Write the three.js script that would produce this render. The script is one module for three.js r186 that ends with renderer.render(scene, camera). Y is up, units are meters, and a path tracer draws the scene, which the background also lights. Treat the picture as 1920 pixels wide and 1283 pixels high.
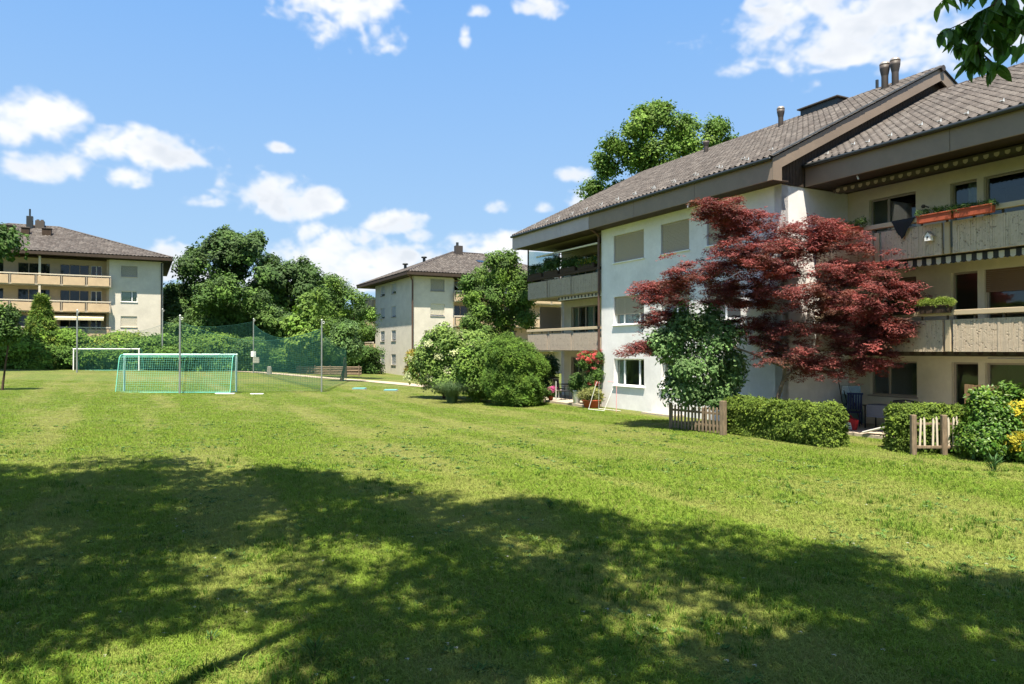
import * as THREE from 'three';
import { mergeGeometries, toCreasedNormals } from 'three/addons/utils/BufferGeometryUtils.js';
import { RoundedBoxGeometry } from 'three/addons/geometries/RoundedBoxGeometry.js';

// ---------------------------------------------------------------- camera, sky, sun, exposure
const EYE = 2.55, EXPOSURE = 2.6;
const scene = new THREE.Scene();
const camera = new THREE.PerspectiveCamera(50.84, 1024 / 684, 0.1, 3000);
camera.position.set(0, EYE, 0);
camera.rotation.x = Math.atan(15.5 / 1350);
const renderer = new THREE.WebGLRenderer({ antialias: true });
renderer.toneMapping = THREE.LinearToneMapping;
renderer.toneMappingExposure = EXPOSURE;
renderer.shadowMap.enabled = true;

const V = (x, y, z) => new THREE.Vector3(x, y, z);
const C = (r, g, b) => new THREE.Color().setRGB(r, g, b);
const H = (h) => new THREE.Color(h);
const lerp = (a, b, t) => a + (b - a) * t, clamp = (x, a = 0, b = 1) => Math.min(b, Math.max(a, x));
const sst = (a, b, x) => { const t = clamp((x - a) / (b - a)); return t * t * (3 - 2 * t); };
function rng(seed) { let a = seed >>> 0; return () => { a = (a + 0x6D2B79F5) | 0; let t = Math.imul(a ^ (a >>> 15), 1 | a); t = (t + Math.imul(t ^ (t >>> 7), 61 | t)) ^ t; return ((t ^ (t >>> 14)) >>> 0) / 4294967296; }; }
const PERM = (() => { const r = rng(77), p = new Uint8Array(512); for (let i = 0; i < 256; i++) p[i] = i; for (let i = 255; i > 0; i--) { const j = Math.floor(r() * (i + 1)); const t = p[i]; p[i] = p[j]; p[j] = t; } for (let i = 0; i < 256; i++) p[i + 256] = p[i]; return p; })();
const LAT = (() => { const r = rng(5), a = new Float32Array(256); for (let i = 0; i < 256; i++) a[i] = r(); return a; })();
function n3(x, y, z) {
  const xi = Math.floor(x), yi = Math.floor(y), zi = Math.floor(z);
  let u = x - xi, v = y - yi, w = z - zi; u = u * u * (3 - 2 * u); v = v * v * (3 - 2 * v); w = w * w * (3 - 2 * w);
  const X = xi & 255, Y = yi & 255, Z = zi & 255, X1 = (X + 1) & 255, Y1 = (Y + 1) & 255, Z1 = (Z + 1) & 255;
  const a = PERM[X], b = PERM[X1], aa = PERM[a + Y], ab = PERM[a + Y1], ba = PERM[b + Y], bb = PERM[b + Y1];
  const l = (s, t, k) => s + (t - s) * k;
  return l(l(l(LAT[PERM[aa + Z]], LAT[PERM[ba + Z]], u), l(LAT[PERM[ab + Z]], LAT[PERM[bb + Z]], u), v), l(l(LAT[PERM[aa + Z1]], LAT[PERM[ba + Z1]], u), l(LAT[PERM[ab + Z1]], LAT[PERM[bb + Z1]], u), v), w);
}
const n2 = (x, y) => n3(x, y, 3.7);
const fbm3 = (x, y, z, o) => { let s = 0, a = .5, t = 0; for (let i = 0; i < o; i++) { s += a * n3(x, y, z); t += a; x = x * 2.03 + 11.3; y = y * 2.03 + 5.1; z = z * 2.03 + 7.7; a *= .5; } return s / t; };
const fbm2 = (x, y, o = 4) => fbm3(x, y, 9.2, o);

// the sky: clear June air with fair-weather cumulus, one rule for the whole dome
{
  const W = 4096, Hh = 2048, data = new Float32Array(W * Hh * 4);
  // clouds in view: [px, py, half width, half height] of the photograph, turned into azimuth and elevation
  const K = [[660, 20, 122, 72], [700, 60, 70, 40], [1600, 40, 250, 90], [1480, 55, 130, 62], [1750, 75, 150, 60], [1400, 125, 62, 18], [60, 222, 86, 42], [15, 245, 60, 30], [88, 320, 92, 28],
    [290, 292, 150, 30], [225, 330, 52, 22], [250, 270, 80, 24], [480, 362, 92, 40], [530, 390, 70, 26], [608, 378, 40, 20], [380, 378, 45, 10], [740, 420, 62, 24], [790, 446, 36, 14],
    [580, 478, 105, 38], [700, 490, 110, 26], [850, 480, 130, 36], [950, 470, 100, 30], [330, 480, 46, 22], [322, 510, 40, 22], [1072, 330, 36, 14], [934, 390, 24, 12], [1020, 388, 20, 11], [1090, 375, 34, 18],
    [1010, 14, 46, 20], [902, 22, 22, 8], [872, 70, 10, 18], [520, 278, 28, 8], [1000, 505, 220, 26], [520, 530, 260, 20], [620, 455, 110, 26], [760, 478, 120, 28], [900, 500, 140, 34], [680, 515, 150, 24], [1680, 10, 230, 70], [1560, 85, 150, 40]];
  const clouds = K.map(([px, py, hw, hh]) => {
    const x = (px - 960) / 1350, y = (657 - py) / 1350, c = 1 / (1 + x * x);
    return { az: Math.atan(x), el: Math.atan(y / Math.hypot(1, x)), a: hw / 1350 * Math.sqrt(c) * 1.02 + .004, b: hh / 1350 * 1.08 + .002 };
  });
  const r = rng(404);
  for (let i = 0; i < 300; i++) {            // the same kind of clouds all the way round
    const az = -Math.PI + r() * 2 * Math.PI, el = .05 + Math.pow(r(), 1.5) * 1.35, s = .03 + .09 * r() * (0.4 + el);
    if (Math.abs(az) < .72 && el < .62) continue;
    clouds.push({ az, el, a: s / Math.max(.25, Math.cos(el)), b: s * (.3 + .25 * r()) });
  }
  const cols = Array.from({ length: 64 }, () => []);
  clouds.forEach((c) => { for (let k = 0; k < 64; k++) { let d = Math.abs(((k + .5) / 64) * 2 * Math.PI - Math.PI - c.az); d = Math.min(d, 2 * Math.PI - d); if (d < c.a * 2.2 + .06) cols[k].push(c); } });
  for (let j = 0; j < Hh; j++) {
    const el = ((j + .5) / Hh - .5) * Math.PI, se = Math.sin(el), ce = Math.cos(el);
    const t = Math.pow(clamp(el / .62), .6), tz = clamp((el - .5) / 1.07);
    let R = lerp(.60, .155, t), G = lerp(.83, .415, t), B = lerp(.98, .93, t);
    R = lerp(R, .13, tz); G = lerp(G, .36, tz); B = lerp(B, .86, tz);
    for (let i = 0; i < W; i++) {
      const phi = ((i + .5) / W - .5) * 2 * Math.PI, dx = Math.cos(phi) * ce, dz = Math.sin(phi) * ce;
      let rr = R, gg = G, bb = B;
      if (el > -.03) {
        const az = Math.atan2(dx, -dz), list = cols[Math.min(63, Math.floor((az + Math.PI) / (2 * Math.PI) * 64))];
        let e = -2;
        for (const c of list) {
          let da = az - c.az; if (da > Math.PI) da -= 2 * Math.PI; if (da < -Math.PI) da += 2 * Math.PI;
          const u = da / c.a, dy = el - c.el, v = dy / c.b * (dy < 0 ? 1.25 : .9);
          const q = 1 - (u * u + v * v); if (q > e) e = q;
        }
        if (e > -1.6) {
          const wx0 = (fbm3(dx * 30 + 8, se * 40, dz * 30, 3) - .5) * .05, f = fbm3((dx + wx0) * 20, (se + wx0) * 34, dz * 20, 5), f2 = fbm3(dx * 70 + 3, (se - wx0) * 95, dz * 70, 4);
          const d = e * 1.05 + (f - .5) * 3.0 + (f2 - .5) * 1.15;
          const al = sst(-.15, 1.1, d) * .97;
          if (al > 0) {
            const m = fbm3(dx * 11 + 5, se * 20 + 2, dz * 11, 4), core = sst(.35, 1.5, d) * sst(.40, .64, m);
            const cr = lerp(1.05, .80, core), cg = lerp(1.06, .85, core), cb = lerp(1.08, .92, core);
            rr = lerp(rr, cr, al); gg = lerp(gg, cg, al); bb = lerp(bb, cb, al);
          }
        }
      }
      const o = (j * W + i) * 4; data[o] = rr / EXPOSURE; data[o + 1] = gg / EXPOSURE; data[o + 2] = bb / EXPOSURE; data[o + 3] = 1;
    }
  }
  const sky = new THREE.DataTexture(data, W, Hh, THREE.RGBAFormat, THREE.FloatType);
  sky.mapping = THREE.EquirectangularReflectionMapping; sky.colorSpace = THREE.LinearSRGBColorSpace; sky.magFilter = THREE.LinearFilter; sky.needsUpdate = true;
  scene.background = sky; scene.environment = sky;
}
const SUN = V(-.035, 1, .39).normalize();            // high June sun behind the camera
const sun = new THREE.DirectionalLight(0xfff3df, 5);
sun.position.copy(SUN).multiplyScalar(120); sun.castShadow = true;
Object.assign(sun.shadow.camera, { left: -70, right: 50, top: 70, bottom: -70, near: 1, far: 300 }); sun.shadow.mapSize.set(4096, 4096);
sun.target.position.set(0, 0, -30); sun.position.add(sun.target.position);
scene.add(sun); scene.add(sun.target);

// ---------------------------------------------------------------- naming
const taken = new Map();
function numbered(n) { const k = taken.get(n) || 0; taken.set(n, k + 1); return k ? `${n}_${String(k).padStart(3, '0')}` : n; }
function thing(name, label, category, pos = [0, 0, 0], turn = 0, group) {
  const o = new THREE.Group(); o.name = numbered(name); o.position.set(...pos); o.rotation.y = turn; o.userData = { label, category };
  if (group) o.userData.group = group; scene.add(o); return o;
}
function tag(o, label, category, group) { o.name = numbered(o.name); o.userData.label = label; o.userData.category = category; if (group) o.userData.group = group; return o; }
function struct(o, name, label) { o.name = name; o.userData.kind = 'structure'; o.userData.label = label; o.userData.category = name.replace(/_/g, ' ').split(' ').slice(0, 2).join(' '); scene.add(o); return o; }
function sub(parent, name, pos = [0, 0, 0], turn = 0) { const g = new THREE.Group(); g.name = name; g.position.set(...pos); g.rotation.y = turn; parent.add(g); return g; }
function stuffify(o) { o.userData.kind = 'stuff'; return o; }

// ---------------------------------------------------------------- geometry helpers
function planar(g) {                                  // uv in metres from the dominant axis of each face
  g = g.index ? g.toNonIndexed() : g; const p = g.attributes.position, n = p.count, uv = new Float32Array(n * 2);
  const a = V(), b = V(), c = V(), e = V();
  for (let i = 0; i < n; i += 3) {
    a.fromBufferAttribute(p, i); b.fromBufferAttribute(p, i + 1); c.fromBufferAttribute(p, i + 2);
    e.copy(b).sub(a).cross(c.clone().sub(a)); const x = Math.abs(e.x), y = Math.abs(e.y), z = Math.abs(e.z);
    for (let k = 0; k < 3; k++) { const q = [a, b, c][k]; const m = y > x && y > z ? [q.x, q.z] : x > z ? [q.z, q.y] : [q.x, q.y]; uv[(i + k) * 2] = m[0]; uv[(i + k) * 2 + 1] = m[1]; }
  }
  g.setAttribute('uv', new THREE.BufferAttribute(uv, 2)); return g;
}
function strip(g) { g = g.index ? g.toNonIndexed() : g; for (const k of Object.keys(g.attributes)) if (!['position', 'normal', 'uv'].includes(k)) g.deleteAttribute(k); return g; }
const merge = (list) => mergeGeometries(list.map(strip));
function box(x0, y0, z0, x1, y1, z1) { const g = new THREE.BoxGeometry(Math.abs(x1 - x0), Math.abs(y1 - y0), Math.abs(z1 - z0)); g.translate((x0 + x1) / 2, (y0 + y1) / 2, (z0 + z1) / 2); return g; }
function rbox(x0, y0, z0, x1, y1, z1, r = .012) { const g = new RoundedBoxGeometry(Math.abs(x1 - x0), Math.abs(y1 - y0), Math.abs(z1 - z0), 1, r); g.translate((x0 + x1) / 2, (y0 + y1) / 2, (z0 + z1) / 2); return g; }
function mesh(parent, name, geos, mat, pos, turn) {
  const g = planar(Array.isArray(geos) ? merge(geos) : strip(geos)); const m = new THREE.Mesh(g, mat); m.name = name;
  if (pos) m.position.set(...pos); if (turn) m.rotation.y = turn; if (parent) parent.add(m); return m;
}
function raw(parent, name, geo, mat) { const m = new THREE.Mesh(geo, mat); m.name = name; parent.add(m); return m; }
function tube(pts, radii, seg = 7) {                    // tapered tube through points
  const P = pts.map((p) => p.isVector3 ? p : V(...p)), pos = [], nor = [], idx = [], n = P.length;
  let side = V(1, 0, 0);
  for (let i = 0; i < n; i++) {
    const t = P[Math.min(n - 1, i + 1)].clone().sub(P[Math.max(0, i - 1)]).normalize();
    side = side.clone().sub(t.clone().multiplyScalar(side.dot(t))); if (side.lengthSq() < 1e-4) side = V(0, 0, 1).sub(t.clone().multiplyScalar(t.z)); side.normalize();
    const up = t.clone().cross(side), r = Array.isArray(radii) ? radii[i] : radii;
    for (let k = 0; k <= seg; k++) { const a = k / seg * Math.PI * 2, d = side.clone().multiplyScalar(Math.cos(a)).addScaledVector(up, Math.sin(a)); pos.push(P[i].x + d.x * r, P[i].y + d.y * r, P[i].z + d.z * r); nor.push(d.x, d.y, d.z); }
  }
  for (let i = 0; i < n - 1; i++) for (let k = 0; k < seg; k++) { const a = i * (seg + 1) + k, b = a + seg + 1; idx.push(a, a + 1, b, b, a + 1, b + 1); }
  for (const e of [0, n - 1]) { const c0 = pos.length / 3; pos.push(P[e].x, P[e].y, P[e].z); const t = P[e].clone().sub(P[e ? e - 1 : 1]).normalize(); nor.push(t.x, t.y, t.z); for (let k = 0; k < seg; k++) { const a = e * (seg + 1) + k; e ? idx.push(c0, a, a + 1) : idx.push(c0, a + 1, a); } }
  const g = new THREE.BufferGeometry(); g.setAttribute('position', new THREE.Float32BufferAttribute(pos, 3)); g.setAttribute('normal', new THREE.Float32BufferAttribute(nor, 3)); g.setAttribute('uv', new THREE.Float32BufferAttribute(new Float32Array(pos.length / 3 * 2), 2)); g.setIndex(idx); return g;
}
const rod = (a, b, r, seg = 6) => tube([a, b], r, seg);
function extr(pts, depth, holes = []) {                 // polygon in xy, thickness going to -z
  const s = new THREE.Shape(pts.map((p) => new THREE.Vector2(...p)));
  for (const [x0, x1, y0, y1] of holes) s.holes.push(new THREE.Path([[x0, y0], [x0, y1], [x1, y1], [x1, y0]].map((p) => new THREE.Vector2(...p))));
  const g = new THREE.ExtrudeGeometry(s, { depth, bevelEnabled: false }); g.translate(0, 0, -depth); return g;
}
const rect = (x0, x1, y0, y1) => [[x0, y0], [x1, y0], [x1, y1], [x0, y1]];

// ---------------------------------------------------------------- textures and materials
function tex(n, fn, { srgb = false, rx = 1, ry = 1 } = {}) {
  const d = new Uint8Array(n * n * 4);
  for (let j = 0; j < n; j++) for (let i = 0; i < n; i++) { const c = fn(i / n, j / n), o = (j * n + i) * 4; d[o] = clamp(c[0]) * 255; d[o + 1] = clamp(c[1]) * 255; d[o + 2] = clamp(c[2]) * 255; d[o + 3] = 255; }
  const t = new THREE.DataTexture(d, n, n); t.wrapS = t.wrapT = THREE.RepeatWrapping; t.magFilter = THREE.LinearFilter; t.minFilter = THREE.LinearMipmapLinearFilter; t.generateMipmaps = true;
  if (srgb) t.colorSpace = THREE.SRGBColorSpace; t.repeat.set(rx, ry); t.needsUpdate = true; return t;
}
// periodic noise by blending
function pn(u, v, f, o, seed = 0) { const g = (a, b) => fbm3(a * f + seed, b * f + seed * 1.7, seed + .5, o); const wu = sst(.75, 1, u), wv = sst(.75, 1, v); const A = lerp(g(u, v), g(u - 1, v), wu), B = lerp(g(u, v - 1), g(u - 1, v - 1), wu); return lerp(A, B, wv); }
const T = {
  grime: tex(512, (u, v) => { const a = pn(u, v, 5, 5, 3), b = pn(u, v, 40, 2, 9), k = .92 + (a - .5) * .16 + (b - .5) * .05; return [k, k * .995, k * .985]; }, { srgb: true, rx: .25, ry: .25 }),
  grain: tex(256, (u, v) => { const a = pn(u, v, 60, 3, 4); return [a, a, a]; }, { rx: 1.2, ry: 1.2 }),
  pits: tex(512, (u, v) => { const a = pn(u, v, 34, 3, 12), b = pn(u, v, 14, 3, 31), s = pn(u, v * .35, 60, 2, 8); const k = a < .30 ? .45 + a : .92 + (b - .5) * .12 + (s - .5) * .10; return [k, k * .98, k * .95]; }, { srgb: true, rx: .7, ry: .7 }),
  pitsB: tex(512, (u, v) => { const a = pn(u, v, 34, 3, 12), c = pn(u, v, 70, 2, 5); const k = sst(.26, .4, a) * .8 + c * .2; return [k, k, k]; }, { rx: .7, ry: .7 }),
  wood: tex(256, (u, v) => { const a = pn(u, v, 6, 3, 21), b = pn(u * 1, v * .12, 60, 3, 2), k = .8 + (a - .5) * .25 + (b - .5) * .5; return [k, k * .97, k * .93]; }, { srgb: true, rx: 1, ry: 1 }),
  tile: tex(256, (u, v) => { const a = pn(u, v, 10, 4, 17), b = pn(u, v, 50, 2, 6); const k = .78 + (a - .5) * .5 + (b - .5) * .3; return [k, k, k * .98]; }, { srgb: true, rx: .5, ry: .5 }),
  weave: tex(256, (u, v) => { const k = .86 + .08 * Math.sin(u * 400) * Math.sin(v * 400) + (pn(u, v, 12, 3, 2) - .5) * .15; return [k, k, k]; }, { srgb: true, rx: 1, ry: 1 }),
  soil: tex(256, (u, v) => { const a = pn(u, v, 20, 4, 19), k = .5 + (a - .5) * 1.2; return [k, k * .85, k * .7]; }, { srgb: true }),
};
const std = (color, o = {}) => new THREE.MeshStandardMaterial({ color: H(color), roughness: .85, ...o });
const M = {
  white: std(0xf5f6f9, { map: T.grime, bumpMap: T.grain, bumpScale: .003, roughness: .95 }),
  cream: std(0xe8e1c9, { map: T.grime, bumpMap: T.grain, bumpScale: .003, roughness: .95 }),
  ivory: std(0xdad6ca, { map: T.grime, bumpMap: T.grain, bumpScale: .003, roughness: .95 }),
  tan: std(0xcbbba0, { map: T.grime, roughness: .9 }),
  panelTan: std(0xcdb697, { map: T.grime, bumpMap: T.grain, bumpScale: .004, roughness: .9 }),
  fascia: std(0x8b7d70, { map: T.grime, roughness: .62 }),
  fasciaPale: std(0xb5abb0, { map: T.grime, roughness: .5 }),
  soffit: std(0x4a3d33, { map: T.wood, roughness: .8 }),
  gable: std(0x53463d, { map: T.wood, roughness: .85 }),
  deck: std(0x3d332d, { roughness: .95 }),
  tiles: new THREE.MeshStandardMaterial({ color: 0xffffff, vertexColors: true, map: T.tile, roughness: .9 }),
  gutter: std(0x3c4143, { roughness: .45, metalness: .6 }),
  pipe: std(0x5b463d, { roughness: .5, metalness: .3 }),
  vent: std(0x443d3a, { roughness: .6, map: T.grime }),
  ventTop: std(0x9c948c, { roughness: .45, metalness: .5 }),
  steel: std(0xa8adac, { roughness: .45, metalness: .55, map: T.grime }),
  galv: std(0xc9cdcb, { roughness: .5, metalness: .35 }),
  concrete: std(0xc4bfb2, { map: T.pits, bumpMap: T.pitsB, bumpScale: .008, roughness: .95 }),
  ribbed: std(0xcfc3b1, { map: T.pits, bumpMap: T.pitsB, bumpScale: .012, roughness: .95 }),
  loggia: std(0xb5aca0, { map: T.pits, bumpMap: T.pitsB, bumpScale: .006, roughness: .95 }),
  rail: std(0xc9b99c, { map: T.grime, roughness: .8 }),
  railPale: std(0xd8cfbd, { map: T.grime, roughness: .8 }),
  frameW: std(0xe9ebec, { roughness: .45 }), frameB: std(0x9b9182, { roughness: .6 }), frameD: std(0x4b453f, { roughness: .6 }),
  pane: new THREE.MeshPhysicalMaterial({ color: 0xe6efec, transmission: 1, thickness: 0, roughness: .02, ior: 1.5 }),
  paneDark: new THREE.MeshPhysicalMaterial({ color: H(0x1a2023), roughness: .05, ior: 1.52 }),
  screenGlass: new THREE.MeshPhysicalMaterial({ color: 0xd4e4e6, transmission: .92, thickness: 0, roughness: .03, ior: 1.5 }),
  blind: std(0xa89d8e, { roughness: .7 }), blindGrey: std(0x9a9994, { roughness: .7 }), blindPale: std(0xdcd5c4, { roughness: .7 }), blindCool: std(0xb9bcc0, { roughness: .7 }), blindBrown: std(0x77604b, { roughness: .8 }),
  curtain: std(0xd8d8d2, { map: T.weave, roughness: 1 }), room: std(0x8f8577, { roughness: 1 }), floorIn: std(0x6d5540, { roughness: .8 }),
  woodGrey: std(0x9a8b78, { map: T.wood, roughness: .95 }), woodTan: std(0xa98b66, { map: T.wood, roughness: .9 }), woodDark: std(0x4a3b2e, { map: T.wood, roughness: .9 }),
  terracotta: std(0xb4573a, { roughness: .85, map: T.grime }), soil: std(0x5a4634, { map: T.soil, roughness: 1 }),
  black: std(0x1d1e22, { roughness: .9 }), navy: std(0x27305a, { roughness: .6 }), cloth: std(0x8f95a8, { map: T.weave, roughness: 1 }), red: std(0xb3262d, { roughness: .6 }), whitePaint: std(0xe8e8e6, { roughness: .5 }), pinkPaint: std(0xdba0a4, { roughness: .5 }),
  awnDark: std(0x3a3c40, { map: T.weave, roughness: 1 }), awnPale: std(0xd9d4c4, { map: T.weave, roughness: 1 }), awnBrown: std(0x57503f, { map: T.weave, roughness: 1 }), awnCream: std(0xf0e4bd, { map: T.weave, roughness: 1 }), awnTan: std(0xa99e7c, { map: T.weave, roughness: 1 }),
  netGreen: std(0x1c5a50, { roughness: .8 }), netTeal: std(0x6cc0ac, { roughness: .8 }), netWhite: std(0xb9d6cf, { roughness: .8 }), teal: std(0x5f9c9d, { roughness: .6 }),
  bark: std(0x5d4d3f, { map: T.wood, bumpMap: T.pitsB, bumpScale: .02, roughness: 1 }), barkGrey: std(0x8a8072, { map: T.wood, bumpMap: T.pitsB, bumpScale: .015, roughness: 1 }),
  stone: std(0x9c9a94, { map: T.pits, roughness: .95 }), path: std(0xb8ad9b, { map: T.pits, roughness: 1 }), paving: std(0xb9b2a5, { map: T.pits, bumpMap: T.pitsB, bumpScale: .006, roughness: .95 }),
};
const leafMat = (k = .35, rough = .75) => new THREE.MeshPhysicalMaterial({ color: 0xffffff, side: THREE.DoubleSide, roughness: rough, transmission: k, thickness: 0, specularIntensity: .5 });
M.leaf = leafMat(); M.reed = new THREE.MeshPhysicalMaterial({ color: H(0xbfb09a), side: THREE.DoubleSide, roughness: .95, transmission: .45, thickness: 0 }); M.leafDry = leafMat(.25, .9); M.leafDense = leafMat(.18, .85); M.petal = leafMat(.3, .9); M.grass = leafMat(.3, .8); M.grass.specularIntensity = .15; M.leafGloss = leafMat(.3, .45);

// ---------------------------------------------------------------- ground
const BX = Math.cos(62.6 * Math.PI / 180), BZ = Math.sin(62.6 * Math.PI / 180), TURN = -62.6 * Math.PI / 180;   // all three houses share one street grid
const P0 = [4.51, -31.7];
const B = (s, z) => [P0[0] + BX * s - BZ * z, P0[1] + BZ * s + BX * z];       // near house axes -> world x, z
function groundY(x, z) {
  const D = -z; let y = .018 * Math.max(0, -x) * sst(0, 8, -x);
  y -= .45 * sst(45, 75, D) * Math.exp(-Math.pow((x + 8) / 14, 2));
  y += .6 * sst(67, 74, D) * sst(-30, -40, x);
  if (x > 6) y -= .0; return y + (fbm2(x * .35, z * .35, 2) - .5) * .05 * sst(60, 20, D);
}
const onGround = (x, z, dy = 0) => [x, groundY(x, z) + dy, z];
function lawnTone(x, z) {                              // 0 lush .. 1 dry and pale, in patches and in the lines of the mower
  const zl = -(x - P0[0]) * BZ + (z - P0[1]) * BX, sl = (x - P0[0]) * BX + (z - P0[1]) * BZ;
  const patch = fbm2(x * .45 + 3, z * .45, 4), fine = fbm2(x * 1.9, z * 1.9 + 4, 3), line = fbm2(zl * 1.25 + 40, sl * .09, 3);
  return clamp(.5 + (patch - .5) * 1.15 + (fine - .5) * .65 + (line - .5) * 1.9);
}
const GRASS = { lush: [.188, .275, .035], dry: [.298, .322, .090], soil: [.10, .075, .04] };
function lawnColor(x, z) { const t = lawnTone(x, z), k = sst(.25, .85, t) * .75; return [0, 1, 2].map((i) => lerp(GRASS.lush[i], GRASS.dry[i], k)); }
{
  const xs = [], zs = []; const grow = (a, s) => { let x = 0; while (x < 40) { a.push(x); x += .25 + x * .008; } while (x < 900) { a.push(x); x *= 1.12; } a.push(1500); };
  const ax = []; grow(ax); for (let i = ax.length - 1; i > 0; i--) xs.push(-ax[i]); xs.push(...ax);
  const az = []; let d = -12; while (d < 45) { az.push(d); d += .25 + Math.max(0, d) * .006; } while (d < 100) { az.push(d); d += .9; } while (d < 1500) { az.push(d); d *= 1.12; } az.push(1500);
  const pos = [], col = [], uv = [], idx = [], nx = xs.length;
  az.unshift(-40, -200, -1500); az.sort((a, b) => a - b);
  for (const D of az) for (const x of xs) { pos.push(x, groundY(x, -D), -D); const c = lawnColor(x, -D); col.push(...c); uv.push(x, D); }
  for (let j = 0; j < az.length - 1; j++) for (let i = 0; i < nx - 1; i++) { const a = j * nx + i, b = a + nx; idx.push(a, a + 1, b, b, a + 1, b + 1); }
  const g = new THREE.BufferGeometry(); g.setAttribute('position', new THREE.Float32BufferAttribute(pos, 3)); g.setAttribute('color', new THREE.Float32BufferAttribute(col, 3)); g.setAttribute('uv', new THREE.Float32BufferAttribute(uv, 2)); g.setIndex(idx); g.computeVertexNormals();
  const turf = tex(1024, (u, v) => { const a = pn(u, v, 90, 3, 41), b = pn(u, v, 16, 4, 13), c = pn(u, v, 200, 1, 7), k = .70 + (a - .5) * .55 + (b - .5) * .35 + (c - .5) * .4; return [k * 1.02, k, k * .9]; }, { srgb: true, rx: .31, ry: .31 });
  const turfB = tex(512, (u, v) => { const a = pn(u, v, 80, 3, 4); return [a, a, a]; }, { rx: .5, ry: .5 });
  struct(new THREE.Mesh(g, new THREE.MeshStandardMaterial({ vertexColors: true, map: turf, bumpMap: turfB, bumpScale: .04, roughness: 1 })), 'ground', 'mown lawn with pale dry patches spreading between the houses');
}
{ // the garden path on the far side of the pitch
  const c = [[-34, -75.5], [-23.5, -70.3], [-17.5, -65], [-11.8, -59], [-8.2, -53], [-5, -48.5], [0, -46], [6, -45]], pos = [], idx = [], N = 60, cv = new THREE.CatmullRomCurve3(c.map(([x, z]) => V(x, 0, z)));
  for (let i = 0; i <= N; i++) { const p = cv.getPoint(i / N), t = cv.getTangent(i / N), n = V(-t.z, 0, t.x).normalize(); for (const k of [-1, -.33, .33, 1]) { const x = p.x + n.x * k * 1.05, z = p.z + n.z * k * 1.05; pos.push(x, groundY(x, z) + .03, z); } }
  for (let i = 0; i < N; i++) for (let k = 0; k < 3; k++) { const a = i * 4 + k; idx.push(a, a + 1, a + 4, a + 4, a + 1, a + 5); }
  const g = new THREE.BufferGeometry(); g.setAttribute('position', new THREE.Float32BufferAttribute(pos, 3)); g.setIndex(idx); g.computeVertexNormals();
  struct(new THREE.Mesh(planar(g), M.path), 'path', 'pale gravel path curving past the pitch to the houses');
}

// ---------------------------------------------------------------- building parts
function windowUnit(parent, [x, y, z], turn, w, h, o = {}) {   // x,y,z: middle of the sill line on the outer wall face; everything sits inside the reveal
  const g = sub(parent, o.name || 'window', [x, y, z], turn), f = o.frame || M.frameW, fr = .055, d = -.13, hw = w / 2;
  const bars = [rbox(-hw, 0, d - .06, -hw + fr, h, d), rbox(hw - fr, 0, d - .06, hw, h, d), rbox(-hw + fr, h - fr, d - .06, hw - fr, h, d), rbox(-hw + fr, 0, d - .06, hw - fr, fr, d)];
  const cuts = [-hw, ...(o.cuts || []).map((c) => -hw + c * w), hw];
  for (const c of cuts.slice(1, -1)) bars.push(rbox(c - .045, fr, d - .06, c + .045, h - fr, d - .002));
  mesh(g, 'frame', bars, f);
  for (let i = 0; i < cuts.length - 1; i++) mesh(g, 'pane', box(cuts[i] + (i ? .045 : fr), fr, d - .036, cuts[i + 1] - (i < cuts.length - 2 ? .045 : fr), h - fr, d - .03), o.glass || M.pane);
  if (o.sill !== false) mesh(g, 'sill', rbox(-hw - .05, -.05, -.1, hw + .05, -.005, .07), o.sillMat || f);
  if (o.blind) {
    const n = Math.max(2, Math.round(h * o.blind / .055)), bh = h * o.blind / n, list = [];
    for (let i = 0; i < n; i++) { const b = box(-hw + .012, 0, -.012, hw - .012, bh * .88, .0); b.rotateX(.16); b.translate(0, h - (i + 1) * bh, -.075); list.push(b); }
    list.push(box(-hw + .012, h - h * o.blind - .03, -.09, hw - .012, h - h * o.blind, -.065));
    mesh(g, 'roller_blind', list, o.blindMat || M.blind);
  }
  if (o.curtain) for (const [a, b] of o.curtain) {
    const pos = [], idx = [], n = 40; for (let i = 0; i <= n; i++) { const u = -hw + lerp(a, b, i / n) * w, zz = d - .16 + .03 * Math.sin(i * 1.25) + .012 * Math.sin(i * 2.7); pos.push(u, .03, zz, u, h - .03, zz); }
    for (let i = 0; i < n; i++) { const k = i * 2; idx.push(k, k + 2, k + 1, k + 1, k + 2, k + 3); }
    const c = new THREE.BufferGeometry(); c.setAttribute('position', new THREE.Float32BufferAttribute(pos, 3)); c.setIndex(idx); c.computeVertexNormals(); c.setAttribute('uv', new THREE.Float32BufferAttribute(new Float32Array(pos.length / 3 * 2), 2));
    mesh(g, 'curtain', c, M.curtain);
  }
  return g;
}
const ribCache = new Map();
function ribPanel(w, h, seed, amp = .022, lo = .045, hi = .1) {
  const key = [w.toFixed(2), h, seed, amp].join(); if (ribCache.has(key)) return ribCache.get(key);
  const r = rng(seed), list = [box(0, 0, -.09, w, h, -.02)]; let x = 0;
  while (x < w - .02) { const ww = Math.min(w - x, lo + r() * (hi - lo)); list.push(box(x, 0, -.02, x + ww - .006, h, -.002 - amp * r())); x += ww; }
  const g = planar(merge(list)); ribCache.set(key, g); return g;
}
const tileCol = (r, k) => { const t = r(), d = .76 + .42 * r(); return [lerp(.085, .165, t) * d * k, lerp(.070, .148, t) * d * k, lerp(.064, .140, t) * d * k]; };
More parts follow.
